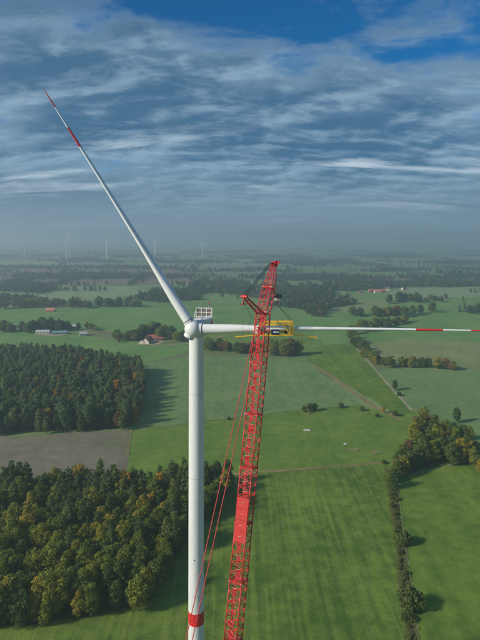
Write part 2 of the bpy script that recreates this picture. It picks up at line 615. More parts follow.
field('forest_floor', [(-80, 435), (0, 434), (126, 428), (139, 421), (143, 374), (70, 360), (-80, 356)], M['litter'], 2)
field('forest_floor', [(392, 474), (410, 446), (424, 430), (448, 432), (462, 446), (462, 460), (400, 478)], M['litter'], 1)
strip('rough_verge', [(180, 482), (250, 473), (300, 469.5), (345, 466), (386, 463)], M['rough'], 2.6, 0.6)
strip('rough_verge', [(132, 430), (190, 423.5), (300, 409.5), (362, 405)], M['rough'], 1.0, 0.4)
strip('rough_verge', [(131, 430), (127, 458)], M['rough'], 2.0, 0.3)
strip('rough_verge', [(312, 364), (338, 381), (362, 399), (385, 413), (402, 421)], M['rough'], 4.6, 0.5)
strip('dirt_track', [(352, 343), (372, 366), (392, 389), (412, 411)], M['track'], 2.4, 0.3)
strip('dirt_track', [(132, 344), (160, 346), (196, 343), (225, 336)], M['track'], 4.0, 0.4)
field('farmyard', [(34, 334.5), (40, 331), (66, 331), (70, 334), (60, 336), (44, 336)], M['track'], 1)
field('farmyard', [(138, 345), (143, 340), (160, 339), (166, 342), (156, 345.5)], M['track'], 1)
strip('dirt_track', [(60, 330), (90, 331), (120, 334)], M['moor'], 12.0, 1.4)
strip('rough_verge', [(389, 470), (392, 490), (398, 530), (404, 575), (412, 640), (426, 760)], grass('drain_verge', (0.085, 0.105, 0.032), (0.190, 0.160, 0.065), DROT, 0.3, 0.3), 4.0, 0.7)
strip('ditch', [(389, 470), (392, 490), (398, 530), (404, 575), (412, 640), (426, 760)], paint('ditch_mud', (0.045, 0.038, 0.024), 0.6, 0.3, 0.5), 0.7, 0.35)
for (x, y, w, h) in ((355, 450, 7, 1.8), (376, 453, 8, 2.2), (399.5, 420.5, 4, 1.3)):
    field('bare_patch', [(x + w * math.cos(t) * random.uniform(.45, 1.2), y + h * math.sin(t) * random.uniform(.45, 1.2)) for t in np.linspace(0, 2 * math.pi, 15)[:-1]], M['bare'], 0.3)

# ------------------------------------------------------------------ trees
def quads(cen, nrm, size, rg):
    """one leaf spray per centre: a slightly folded quad, facing roughly along nrm"""
    n = len(cen)
    nrm = nrm + rg.normal(0, 0.55, (n, 3))
    nrm /= np.linalg.norm(nrm, axis=1)[:, None] + 1e-9
    t = np.cross(nrm, rg.normal(0, 1, (n, 3)))
    t /= np.linalg.norm(t, axis=1)[:, None] + 1e-9
    b = np.cross(nrm, t)
    s = (size * rg.uniform(0.6, 1.25, n))[:, None]
    a = rg.uniform(0.55, 0.9, n)[:, None]
    v = np.stack([cen - t * s, cen - b * s * a + nrm * s * .25, cen + t * s, cen + b * s * a + nrm * s * .25], 1) if True else None
    return v.reshape(-1, 3)


def crown_mesh(name, v, tint, mat):
    n = len(v) // 4
    me = bpy.data.meshes.new(name)
    me.vertices.add(4 * n)
    me.vertices.foreach_set('co', v.astype(np.float32).ravel())
    me.loops.add(4 * n)
    me.loops.foreach_set('vertex_index', np.arange(4 * n, dtype=np.int32))
    me.polygons.add(n)
    me.polygons.foreach_set('loop_start', np.arange(0, 4 * n, 4, dtype=np.int32))
    me.update(calc_edges=True)
    at = me.attributes.new('tint', 'FLOAT', 'POINT')
    at.data.foreach_set('value', np.repeat(tint, 4).astype(np.float32))
    me.materials.append(mat)
    me.validate()
    return me


def broad(name, seed, mat, h=17.0, r=3.9, base=0.03, lobes=30, per=120, size=0.34, bare=1.0):
    rg = np.random.default_rng(seed)
    cz, rz = h * (1 + base) / 2, h * (1 - base) / 2
    cs, V, T = [], [], []
    for i in range(lobes):
        for _ in range(40):
            d = rg.normal(0, 1, 3)
            d /= np.linalg.norm(d)
            k = rg.uniform(0.45, 0.82)
            zz = d[2] * k
            w = 1.0 - 0.25 * max(0, zz)
            c = np.array([d[0] * k * r * w, d[1] * k * r * w, cz + zz * rz])
            if all(np.linalg.norm((c - q) * np.array([1, 1, .8])) > r * 0.42 for q in cs):
                break
        cs.append(c)
        lr = r * rg.uniform(0.32, 0.50)
        m = int(per * rg.uniform(0.8, 1.2) * bare)
        dd = rg.normal(0, 1, (m, 3))
        dd[:, 2] += 0.35
        dd /= np.linalg.norm(dd, axis=1)[:, None]
        rad = lr * rg.uniform(0.62, 1.06, m)[:, None]
        V.append(quads(c + dd * rad * np.array([1, 1, .85]), dd, size, rg))
        T.append(np.clip(rg.uniform(0.1, 0.9) + rg.normal(0, 0.12, m), 0, 1))
    return crown_mesh(name, np.concatenate(V), np.concatenate(T), mat)


def conifer(name, seed, mat, h=20.0, r=2.7, base=0.22, levels=13, size=0.42, droop=0.15, top=0.35, per=30):
    rg = np.random.default_rng(seed)
    V, T = [], []
    lean = rg.normal(0, 0.25, 2)
    for i in range(levels):
        f = i / (levels - 1)
        z = h * (base + (1 - base) * f * 0.985)
        prof = (1 - f ** 1.7) * (0.55 + 0.45 * min(1, f * 4 + 0.35)) * (1 - top) + top * math.sqrt(max(0, 1 - f ** 2.6)) * 0.92
        R = r * prof * rg.uniform(0.8, 1.12) + 0.22
        nb = max(3, int(rg.integers(6, 9) * (0.5 + 0.5 * prof)))
        a0 = rg.uniform(0, 6.28)
        for k in range(nb):
            a = a0 + 6.283 * k / nb + rg.normal(0, 0.25)
            L = R * rg.uniform(0.65, 1.15)
            m = int(per * rg.uniform(0.7, 1.3))
            t = rg.uniform(0.25, 1.0, m)
            wv = 0.33 * L * (1.05 - 0.45 * t)
            off = rg.normal(0, 1, (m, 3)) * wv[:, None] * np.array([1, 1, 0.55])
            c = np.stack([np.cos(a) * L * t, np.sin(a) * L * t, z - droop * L * t * t * 2], 1) + off
            c[:, :2] += lean * f
            nn = np.stack([np.cos(a) * t * .7, np.sin(a) * t * .7, np.full(m, 0.9)], 1) + off * 0.5
            V.append(quads(c, nn, size, rg))
            T.append(np.clip(rg.uniform(0.15, 0.85) + rg.normal(0, 0.1, m), 0, 1))
    return crown_mesh(name, np.concatenate(V), np.concatenate(T), mat)


def trunk_mesh(name, seed, mat, h, r0, limbs=5, top=0.9):
    rg = random.Random(seed)
    mb = MB()
    pts = [Vector((rg.uniform(-.12, .12) * k, rg.uniform(-.12, .12) * k, h * top * k / 5.0 - (0.3 if k == 0 else 0))) for k in range(6)]
    mb.path(pts, [r0 * (1.25 if k == 0 else 1 - k / 5.6) for k in range(6)], 7)
    for i in range(limbs):
        f = rg.uniform(0.3, 0.75)
        p = pts[0].lerp(pts[5], f)
        a = rg.uniform(0, 6.28)
        L = h * 0.17
        d = Vector((math.cos(a), math.sin(a), rg.uniform(0.4, 0.9)))
        mb.path([p, p + d * L * .5, p + d * L + Vector((0, 0, .1 * L))], [r0 * .4, r0 * .25, r0 * .08], 5)
    return mesh(name, mb.v, mb.f, mat)


KIND = {}


def kind(key, crowns, trunks):
    KIND[key] = (crowns, trunks)


kind('olive', [broad('olive_crown', 11 + i, M['olive'], 15.5 + i % 3, 3.7 + 0.25 * (i % 3), lobes=28 + i % 5) for i in range(6)],
     [trunk_mesh('broad_trunk', i, M['bark'], 13, .24) for i in range(2)])
kind('green', [broad('green_crown', 31 + i, M['green'], 15.5 + i % 3, 3.7 + 0.25 * (i % 3), lobes=28 + i % 5) for i in range(5)], KIND['olive'][1])
kind('gold', [broad('gold_crown', 51 + i, M['gold'], 14.5 + i, 3.4, lobes=26) for i in range(3)], KIND['olive'][1])
kind('rust', [broad('rust_crown', 61 + i, M['rust'], 14.5 + i, 3.4, lobes=24, bare=.8, size=.38) for i in range(3)], KIND['olive'][1])
kind('pine', [broad('pine_crown', 71 + i, M['pine'], 16.5 + i % 4, 2.9 + .25 * (i % 3), base=.12, lobes=34, per=80, size=.34) for i in range(5)] + [conifer('pine_crown', 78 + i, M['pine'], 19 + i, 3.1, .2, 13, top=.8, droop=.05, size=.38, per=32) for i in range(2)],
     [trunk_mesh('pine_trunk', 20 + i, M['pine_bark'], 18, .22, 4) for i in range(2)])
kind('spruce', [broad('spruce_crown', 91 + i, M['spruce'], 18.5 + i % 3, 3.0 + .2 * i, base=.10, lobes=32, per=75, size=.38) for i in range(4)] + [conifer('spruce_crown', 97 + i, M['spruce'], 20, 3.5, .14, 14, top=.9, droop=.06, size=.40) for i in range(1)],
     [trunk_mesh('spruce_trunk', 30 + i, M['pine_bark'], 20, .24, 2) for i in range(2)])
kind('bush', [broad('bush_crown', 101 + i, M['green'], 5.2, 2.9, base=-.05, lobes=18, per=90, size=.36) for i in range(3)],
     [trunk_mesh('bush_stem', 40 + i, M['bark'], 3.6, .10, 4) for i in range(2)])
kind('bush_brown', [broad('brown_bush_crown', 111 + i, M['scrub'], 5.2, 2.9, base=-.05, lobes=18, per=90, size=.36) for i in range(3)], KIND['bush'][1])


def tree(key, name, p, s, label, group, cat='tree', sz=None, rot=None):
    crowns, trunks = KIND[key]
    o = bpy.data.objects.new(name, None)
    C.objects.link(o)
    o.empty_display_size = 0.5
    o.location = (p[0], p[1], 0)
    o.rotation_euler = (0, 0, random.uniform(0, 6.28) if rot is None else rot)
    o.scale = (s, s, sz or s)
    o['label'] = label
    o['category'] = cat
    if group:
        o['group'] = group
    for nm, me in (('trunk', random.choice(trunks)), ('crown', random.choice(crowns))):
        c = bpy.data.objects.new(nm, me)
        C.objects.link(c)
        c.parent = o
    return o


def inside(p, poly):
    x, y = p
    r = False
    j = len(poly) - 1
    for i in range(len(poly)):
        xi, yi = poly[i][0], poly[i][1]
        xj, yj = poly[j][0], poly[j][1]
        if (yi > y) != (yj > y) and x < (xj - xi) * (y - yi) / (yj - yi) + xi:
            r = not r
        j = i
    return r


def scatter(px, spacing, seed, jitter=0.38):
    rg = random.Random(seed)
    poly = [G(*p) for p in px]
    x0, x1 = min(p.x for p in poly), max(p.x for p in poly)
    y0, y1 = min(p.y for p in poly), max(p.y for p in poly)
    out = []
    row = 0
    y = y0
    while y < y1:
        x = x0 + (spacing / 2 if row % 2 else 0)
        while x < x1:
            q = (x + rg.uniform(-jitter, jitter) * spacing, y + rg.uniform(-jitter, jitter) * spacing)
            if inside(q, poly):
                out.append(q)
            x += spacing
        y += spacing * 0.87
        row += 1
    return out


def proj(p, z=0.0):
    return 240 + p[0] / p[1] * F, YH + (H - z) / p[1] * F


def lowfreq(x, y, s, ph):
    return 0.5 + 0.25 * (math.sin(x / s + ph) + math.sin(y / s * 1.3 + 2 * ph)) + 0.12 * math.sin((x + y) / s * 2.3 + ph)


# near forest
NEAR = [(-70, 636), (0, 632), (60, 627), (146, 611), (186, 546), (220, 507), (238, 482), (120, 491), (-70, 493)]
rest_near = []
n_near = 0
for p in sorted(scatter(NEAR, 5.0, 5), key=lambda q: q[1]):
    px, py = proj(p)
    tx, ty = proj(p, 16)
    if px < -14:
        rest_near.append(p)
        continue
    frontness = (py - 493) / 140.0
    g = lowfreq(p[0], p[1], 17, 1.0)
    u = random.random()
    broad_p = 0.25 + 1.15 * frontness + 0.6 * (g - .5)
    n_near += 1
    zone = ('at the front of the near forest by the meadow' if py > 598 else 'on the tower side of the near forest' if px > 150 else
            'at the back of the near forest by the ploughed field' if py < 512 else 'deep inside the near forest beside the tower')
    if u < broad_p:
        v = random.random() + .35 * (lowfreq(p[0], p[1], 11, 2.2) - .5)
        if v < 0.64:
            k, nm, lb = 'olive', 'broadleaf_tree', 'olive to yellowish broadleaf tree'
        elif v < 0.95:
            k, nm, lb = 'green', 'green_broadleaf_tree', 'plain green broadleaf tree'
        else:
            k, nm, lb = 'gold', 'golden_tree', 'golden autumn tree'
        s = random.uniform(0.58, 1.10)
    else:
        v = random.random()
        if v < 0.86:
            k, nm, lb = 'pine', 'pine_tree', 'dark green pine'
        elif v < 0.95:
            k, nm, lb = 'olive', 'broadleaf_tree', 'olive to yellowish broadleaf tree'
        else:
            k, nm, lb = 'gold', 'golden_tree', 'golden autumn tree'
        s = random.uniform(0.62, 1.06)
    tree(k, nm, p, s, lb + ' ' + zone, lb + 's ' + zone, sz=s * random.uniform(.85, 1.1))

# second forest behind the ploughed field
MID = [(-70, 438), (0, 436), (128, 430), (141, 423), (145, 373), (70, 359), (-70, 355)]
pts = sorted(scatter(MID, 6.6, 9), key=lambda q: q[1])
rest_mid = []
n_mid = 0
for p in pts:
    px, py = proj(p)
    if px < -12 or n_mid >= 330:
        rest_mid.append(p)
        continue
    n_mid += 1
    u = random.random()
    back = (430 - py) / 70.0
    edge = px > 128
    zone = ('on the edge of the dark middle forest facing the ploughed field' if py > 424 else 'on the side of the dark middle forest facing the crop field' if edge else 'inside the dark middle forest behind the ploughed field')
    if u < (0.15 + 0.13 * back + (0.25 if edge else 0)):
        k, nm, lb = random.choice((('gold', 'golden_tree', 'golden autumn tree'), ('rust', 'rusty_tree', 'rusty brown autumn tree')))
    elif u < 0.40:
        k, nm, lb = 'green', 'green_broadleaf_tree', 'plain green broadleaf tree'
    else:
        k, nm, lb = 'spruce', 'spruce_tree', 'dark bluish green conifer'
    s = random.uniform(0.68, 1.15)
    tree(k, nm, p, s, lb + ' ' + zone, lb + 's ' + zone, sz=s * random.uniform(.88, 1.1))
print('near', n_near, 'mid', n_mid, 'rest', len(rest_near), len(rest_mid))

# tree belt along the drain on the right
BELT = [(391, 478, 'olive', .52), (394, 483, 'green', .55), (396, 472, 'rust', .6), (397, 474, 'olive', .70), (399, 466, 'green', .75), (404, 462, 'green', .80), (410, 466, 'green', .72), (409, 456, 'rust', .8), (416, 461, 'olive', .82), (420, 452, 'olive', .92),
        (424, 459, 'green', .85), (429, 449, 'green', .95), (433, 457, 'olive', .80), (437, 446, 'olive', .98), (441, 455, 'green', .85), (446, 446, 'rust', .85), (450, 454, 'green', .85),
        (455, 446, 'olive', .95), (459, 455, 'olive', .72), (463, 444, 'green', .88), (414, 438, 'olive', .86), (421, 434, 'green', .95), (427, 432, 'rust', .92), (433, 436, 'green', .85),
        (440, 434, 'gold', .70), (446, 433, 'olive', .82), (454, 436, 'green', .8), (452, 460, 'green', .8), (457, 452, 'rust', .75), (462, 457, 'olive', .8), (466, 450, 'green', .8), (470, 456, 'olive', .7), (404, 470, 'olive', .7), (424, 424, 'olive', .9), (417, 428, 'rust', .8), (435, 425, 'green', .7)]
for x, y, k, s in BELT:
    lb = {'olive': 'olive leafed tree in the belt along the drain below the pasture', 'green': 'deep green tree in the belt along the drain below the pasture',
          'rust': 'brownish autumn tree in the belt along the drain below the pasture', 'gold': 'orange tinged tree in the belt along the drain below the pasture'}[k]
    p = G(x, y + 6)
    s *= 1.3
    tree(k, {'olive': 'broadleaf_tree', 'green': 'green_broadleaf_tree', 'rust': 'rusty_tree', 'gold': 'golden_tree'}[k], p, s, lb, lb.split(' in ')[0] + 's of the drain belt', sz=s * .92)
for x, y, k, s in ((468, 452, 'green', .8), (470, 440, 'olive', .7), (474, 467, 'olive', .75), (480, 474, 'gold', .6), (486, 464, 'olive', .8), (476, 456, 'green', .7)):
    tree(k, 'hedge_tree', G(x, y), s, 'yellowing tree at the corner of the lower meadow past the tree belt', 'trees at the meadow corner')
tree('green', 'hedge_tree', G(457, 423), .78, 'single dark round tree at the edge of the grey green crop field', None)
tree('green', 'hedge_tree', G(395, 390.5), .66, 'lone green tree beside the pale dirt track', None)
tree('bush', 'shrub', G(399, 396), .8, 'low shrub next to the lone tree by the dirt track', None, 'shrub')
tree('gold', 'yellow_tree', G(383.5, 413), .42, 'small bright yellow tree at the end of the rough verge', None)
tree('bush', 'shrub', G(341, 408), .85, 'reddish round shrub on the boundary of the pasture', None, 'shrub')
tree('bush', 'shrub', G(362, 411), .75, 'dark round shrub close to the rough verge', None, 'shrub')
tree('bush', 'shrub', G(377, 417), .6, 'little dark shrub just below the small yellow tree', None, 'shrub')
tree('bush_brown', 'shrub', G(395, 416), .9, 'low olive shrub between the yellow tree and the tree belt', None, 'shrub')
tree('bush_brown', 'shrub', G(404, 545), 1.25, 'shrub leaning over the drain, half way along the ditch', None, 'shrub')
tree('bush_brown', 'shrub', G(411, 610), 1.55, 'big bush on the drain where it is widest, the largest along the ditch', None, 'shrub')
tree('bush_brown', 'shrub', G(384, 464), .5, 'small orange brown shrub at the end of the grassy verge', None, 'shrub')
for x, y, k, s in ((304, 412, 'green', .40), (310, 412, 'green', .52), (315, 411, 'green', .42)):
    tree(k, 'field_tree', G(x, y), s * 1.45, 'dark tree in the small clump standing at the pasture edge', 'clump of trees at the pasture edge', sz=s)
tree('gold', 'shrub', G(309, 414), .24, 'small yellow shrub in front of the clump at the pasture edge', None, 'shrub')
tree('bush', 'shrub', G(229, 420), .5, 'small brown shrub on the field boundary near the crane boom', None, 'shrub')


def row(pts, n, keys, s0, s1, label, group, jit=4.0, name='hedge_tree'):
    base = [G(*p) for p in pts]
    L = [0.0]
    for a, b in zip(base[:-1], base[1:]):
        L.append(L[-1] + (b - a).length)
    n = int(n * 1.35)
    for i in range(n):
        t = L[-1] * (i + random.uniform(.15, .85)) / n
        j = max(k for k in range(len(base) - 1) if L[k] <= t + 1e-6)
        p = base[j].lerp(base[j + 1], (t - L[j]) / (L[j + 1] - L[j]))
        k = random.choice(keys)
        s = random.uniform(s0, s1) * 1.15
        tree(k, name, (p.x + random.uniform(-jit, jit), p.y + random.uniform(-jit, jit)), s * random.uniform(1.2, 1.65), label, group, sz=s * random.uniform(.75, 1.0))


# clumps and hedges in the middle distance, each tree by itself
row([(28, 333), (50, 330), (66, 331)], 18, ['green', 'green', 'pine'], .85, 1.2, 'dark green tree in the clump behind the pale farm barns', 'trees behind the farm barns', 9)
row([(120, 340), (135, 341), (150, 334), (165, 338), (188, 341)], 26, ['green', 'green', 'olive'], .8, 1.25, 'green tree round the red roofed farmhouse', 'trees round the farmhouse', 10)
row([(200, 349), (222, 351), (245, 353), (262, 352)], 15, ['green', 'olive', 'rust'], .7, 1.05, 'mixed hedgerow tree behind the crane boom at the field edge', 'hedgerow behind the crane', 6)
row([(270, 355), (282, 356), (300, 355)], 10, ['olive', 'rust', 'olive'], .85, 1.15, 'large tan and olive tree in the group under the blade gripper', 'trees under the gripper', 6)
row([(352, 338), (358, 348), (370, 360), (382, 366)], 14, ['green', 'olive', 'green'], .6, .95, 'green tree in the hedge leading to the dirt track', 'hedge by the dirt track', 5)
row([(384, 367), (405, 367), (432, 368), (455, 370)], 17, ['olive', 'green', 'rust'], .5, .8, 'mixed tree in the hedge between stubble and crop field', 'hedge of the crop field', 4)
row([(352, 334), (370, 331), (392, 326), (405, 322)], 16, ['green', 'olive'], .7, 1.1, 'green tree in the row behind the red marked blade tip', 'row behind the blade', 9)
row([(358, 316), (372, 316), (392, 316), (404, 313)], 18, ['rust', 'olive', 'green'], .8, 1.15, 'brownish tree in the copse in front of the red roofed village', 'copse before the village', 12)
row([(394, 303), (405, 300), (425, 303)], 16, ['green', 'green', 'pine'], .9, 1.25, 'dark tree in the copse on the pale meadow', 'copse on the pale meadow', 18)
row([(405, 318), (418, 314), (440, 311)], 7, ['green', 'pine'], .8, 1.2, 'dark tree spaced out along the pale meadow', 'spaced trees of the meadow', 8)
row([(0, 309), (30, 307), (60, 306), (80, 307)], 24, ['green', 'olive', 'rust', 'green'], .9, 1.3, 'tree in the mixed hedgerow behind the orange roofed barn', 'far left hedgerow', 16)
row([(84, 308), (110, 306), (140, 307)], 15, ['green', 'green', 'olive'], .8, 1.2, 'tree in the straggling row beyond the farm meadow', 'straggling row', 14)
row([(0, 331), (10, 332), (20, 331)], 7, ['green', 'olive'], .7, 1.0, 'tree in the small hedge beside the barn meadow', 'small hedge', 6)
row([(70, 329), (88, 329), (100, 331)], 6, ['green', 'olive'], .45, .7, 'low tree beside the dark strip near the farm', 'low trees near the farm', 5)
tree('rust', 'hedge_tree', G(119, 343), .5, 'single dark red bush west of the farmhouse', None)

for x, y, k, s_ in ((291, 356, 'rust', 1.5), (283, 356, 'olive', 1.35), (298, 355, 'olive', 1.2)):
    tree(k, 'broad_oak', G(x, y), s_ * 1.25, {'rust': 'wide tan brown tree, the biggest of the group under the blade gripper', 'olive': 'wide olive tree flanking the big tan tree under the blade gripper'}[k], 'wide trees under the gripper' if k == 'olive' else None, sz=s_ * .95)
# brush that hides most of the drain
dl = [G(*p) for p in [(391, 478), (394, 500), (398, 530), (404, 575), (412, 640), (420, 700)]]
for a, b in zip(dl[:-1], dl[1:]):
    sd_ = Vector(((b - a).y, -(b - a).x, 0)).normalized()
    for k in range(int((b - a).length / 1.7)):
        p = a.lerp(b, random.random()) + sd_ * random.gauss(0, .9)
        if random.random() < .85:
            s_ = random.choice((.18, .22, .25, .3, .38, .5))
            low_ = s_ < .33
            tree(random.choice(('bush', 'bush_brown', 'bush_brown')), 'ditch_shrub', p, s_ * 1.15, 'low scrubby shrub growing in the drain' if low_ else 'knee high to man high shrub standing over the drain', 'low scrub in the drain' if low_ else 'taller scrub over the drain', 'shrub', sz=s_)

# woods nobody could count: points carrying shared low trees
low_broad = broad('wood_crown', 201, M['far_leaf'], 13, 6.2, base=.0, lobes=11, per=16, size=1.25)
low_broad2 = broad('wood_crown', 203, M['far_leaf'], 15, 5.6, base=.0, lobes=11, per=16, size=1.2)
low_con = conifer('wood_crown', 207, M['far_leaf'], 16, 4.2, .05, 7, size=1.2, per=5)


def gn_wood(name, points, mesh_list, label, cat, s0=.8, s1=1.2):
    """one object: a cloud of points, each carrying a crown"""
    me = bpy.data.meshes.new(name)
    me.from_pydata([(x, y, 0) for x, y in points], [], [])
    rg = np.random.default_rng(len(points))
    n = len(points)
    me.attributes.new('size', 'FLOAT', 'POINT').data.foreach_set('value', rg.uniform(s0, s1, n).astype(np.float32))
    me.attributes.new('turn', 'FLOAT', 'POINT').data.foreach_set('value', rg.uniform(0, 6.28, n).astype(np.float32))
    me.attributes.new('pick', 'INT', 'POINT').data.foreach_set('value', rg.integers(0, len(mesh_list), n).astype(np.int32))
    o = obj(name, me, label=label, cat=cat, kind='stuff')
    ng = bpy.data.node_groups.new(name, 'GeometryNodeTree')
    ng.interface.new_socket('Geometry', in_out='INPUT', socket_type='NodeSocketGeometry')
    ng.interface.new_socket('Geometry', in_out='OUTPUT', socket_type='NodeSocketGeometry')
    N, Lk = ng.nodes, ng.links
    gi, go = N.new('NodeGroupInput'), N.new('NodeGroupOutput')
    iop = N.new('GeometryNodeInstanceOnPoints')
    Lk.new(gi.outputs[0], iop.inputs['Points'])
    jn = N.new('GeometryNodeJoinGeometry')
    for ob in reversed(mesh_list):
        oi = N.new('GeometryNodeObjectInfo')
        oi.inputs['Object'].default_value = ob
        oi.inputs['As Instance'].default_value = True
        oi.transform_space = 'ORIGINAL'
        Lk.new(oi.outputs['Geometry'], jn.inputs[0])
    Lk.new(jn.outputs[0], iop.inputs['Instance'])
    iop.inputs['Pick Instance'].default_value = True

    def named(nm, ty):
        a = N.new('GeometryNodeInputNamedAttribute')
        a.data_type = ty
        a.inputs['Name'].default_value = nm
        return a.outputs[0]
    Lk.new(named('pick', 'INT'), iop.inputs['Instance Index'])
    cx = N.new('ShaderNodeCombineXYZ')
    Lk.new(named('turn', 'FLOAT'), cx.inputs[2])
    Lk.new(cx.outputs[0], iop.inputs['Rotation'])
    Lk.new(named('size', 'FLOAT'), iop.inputs['Scale'])
    Lk.new(iop.outputs[0], go.inputs[0])
    md = o.modifiers.new('scatter', 'NODES')
    md.node_group = ng
    return o


# the crowns that the woods repeat are themselves trees of the wood, standing in it
def proto(me, px, py):
    o = bpy.data.objects.new('woodland_tree', None)
    C.objects.link(o)
    o.location = G(px, py)
    o['label'] = 'tree at the edge of the distant woodland beyond the meadows'
    o['category'] = 'tree'
    o['group'] = 'distant woodland trees'
    c = obj('crown', me, o)
    obj('trunk', KIND['olive'][1][0], o)
    return c


P_far = [proto(low_broad, 262, 296), proto(low_broad2, 268, 295), proto(low_con, 274, 296)]
lead = {}
for i, k in enumerate(('spruce', 'green', 'gold', 'rust')):
    lead[k] = [o for o in bpy.data.objects if o.name.startswith('crown') and o.data in KIND[k][0]]
mid_list = lead['spruce'][:6] + lead['green'][:2] + lead['gold'][:1] + lead['rust'][:1]
if rest_mid:
    gn_wood('conifer_forest', rest_mid, mid_list, 'rear of the dark conifer forest with scattered autumn trees behind the ploughed field', 'forest', .85, 1.1)
if rest_near:
    gn_wood('forest_edge', rest_near, lead['green'][:2] + lead['spruce'][:2], 'outer part of the near forest beside the tower', 'forest', .7, .85)

WOODS = [
    # (outline in photo points of the ground, spacing)
    ([(-40, 304), (-40, 297), (20, 298), (50, 302), (40, 306)], 13),
    ([(-40, 291), (-40, 284), (30, 284), (60, 289), (40, 294), (10, 292)], 13),
    ([(128, 300), (150, 293), (190, 290), (200, 300), (165, 303)], 13),
    ([(190, 300), (196, 292), (230, 288), (262, 288), (300, 290), (330, 288), (336, 297), (300, 300), (250, 299)], 12),
    ([(262, 306), (300, 302), (322, 299), (350, 298), (356, 304), (330, 309), (322, 318), (312, 316), (296, 309)], 11),
    ([(300, 287), (330, 284), (360, 283), (400, 284), (480, 279), (540, 280), (540, 285), (440, 287), (395, 288), (350, 292)], 15),
    ([(425, 300), (440, 297), (540, 298), (540, 304), (460, 305)], 13),
    ([(455, 312), (480, 309), (540, 310), (540, 316), (470, 316)], 12),
    ([(-40, 280), (-40, 275), (70, 274), (170, 275), (200, 277), (160, 279)], 20),
    ([(150, 286), (190, 281), (250, 281), (290, 283), (260, 285), (200, 287)], 16),
    ([(210, 279), (290, 276), (400, 278), (480, 275.5), (540, 276), (540, 278), (400, 280), (300, 281)], 20),
    ([(-60, 268.5), (0, 267), (120, 267), (200, 269), (180, 270), (60, 269)], 26),
    ([(200, 271), (260, 269), (330, 270.5), (480, 268), (560, 269), (560, 270.5), (400, 272), (280, 272.5)], 28),
    ([(-60, 260), (60, 258.5), (160, 260), (240, 262), (200, 264), (60, 262)], 42),
    ([(200, 264.5), (300, 261), (420, 263), (560, 260), (560, 264), (420, 266), (300, 266)], 42),
    ([(-60, 255.5), (100, 254.5), (260, 256), (400, 254.5), (560, 255.5), (560, 257.5), (260, 259), (-60, 257.5)], 60),
    ([(-80, 251), (560, 251), (560, 252.5), (-80, 252.6)], 80),
]
allp = []
for i, (poly, sp) in enumerate(WOODS):
    d0 = sum(G(*p).y for p in poly) / len(poly)
    dense = min(sp, 9 + d0 / 260.0)
    for q in scatter(poly, dense, 300 + i, 0.48):
        sc_ = 60 + d0 / 22.0
        g = lowfreq(q[0] * .8, q[1] * .55, sc_ * .5, i * 1.7) + .22 * math.sin(q[0] / sc_ * 3.1 + i) * math.sin(q[1] / sc_ * 2.3)
        if g > (.36 if sp < 16 else .50) or random.random() < .04:
            allp.append(q)
# loose hedges and single trees over the far land
rg2 = random.Random(77)
for i in range(150):
    x, y = rg2.uniform(-60, 540), 252 + 42 * rg2.random() ** 1.3
    a = G(x, y)
    th = rg2.choice((0.15, 1.7)) + rg2.uniform(-.25, .25)
    L = rg2.uniform(60, 420)
    n = int(L / rg2.uniform(10, 16))
    for k in range(n):
        if rg2.random() < .8:
            allp.append((a.x + math.cos(th) * L * k / n + rg2.uniform(-4, 4), a.y + math.sin(th) * L * k / n + rg2.uniform(-4, 4)))
print('far trees', len(allp))
gn_wood('distant_woodland', allp, P_far, 'hazy dark woods and hedges stretching to the horizon', 'woodland', .75, 1.25)

# rough grass along the drain
rg3 = np.random.default_rng(5)
line = [G(*p) for p in [(389, 470), (392, 490), (398, 530), (404, 575), (412, 640), (420, 700)]]
cen = []
for a, b in zip(line[:-1], line[1:]):
    d = (b - a)
    s = Vector((d.y, -d.x, 0)).normalized()
    for k in range(int(d.length * 60)):
        side = rg3.choice((-1, 1))
        p = a.lerp(b, rg3.random()) + s * float(side * (0.25 + abs(rg3.normal(0, 1.0))))
        cen.append((p.x, p.y, rg3.uniform(.1, .5)))
cen = np.array(cen)
nn = np.tile(np.array([0, -.5, .6]), (len(cen), 1))
obj('rough_grass', crown_mesh('rough_grass', quads(cen, nn, 0.33, rg3), rg3.uniform(0, 1, len(cen)), leaf('dry_grass', [(0, (0.15, 0.115, 0.045)), (0.5, (0.12, 0.13, 0.04)), (1, (0.08, 0.12, 0.03))])),
    label='tall dry brownish grass along both sides of the drain', cat='grass', kind='stuff')

# wire fence on the meadow side of the drain
fe = empty('wire_fence', G(398, 490), 'weathered post and wire fence along the drain by the right meadow', 'fence')
fl = [G(*p) for p in [(397, 484), (401, 515), (407, 555), (413, 600), (419, 645), (426, 700)]]
pm = mesh('post', MB().box((0, 0, .62), (.14, .14, 1.24)).v, MB().box((0, 0, 0), (1, 1, 1)).f, M['wood'])
posts = []
for a, b in zip(fl[:-1], fl[1:]):
    k = max(1, int((b - a).length / 3.6))
    for j in range(k):
        posts.append(a.lerp(b, j / k))
for p in posts:
    q = obj('post', pm, fe, loc=p - fe.location)
    q.rotation_euler = (random.uniform(-.04, .04), random.uniform(-.04, .04), random.uniform(0, 1))
for z in (.55, 1.05):
    MB().path([p - fe.location + Vector((0, 0, z)) for p in posts], .012, 4).build('wire', M['seam'], fe)

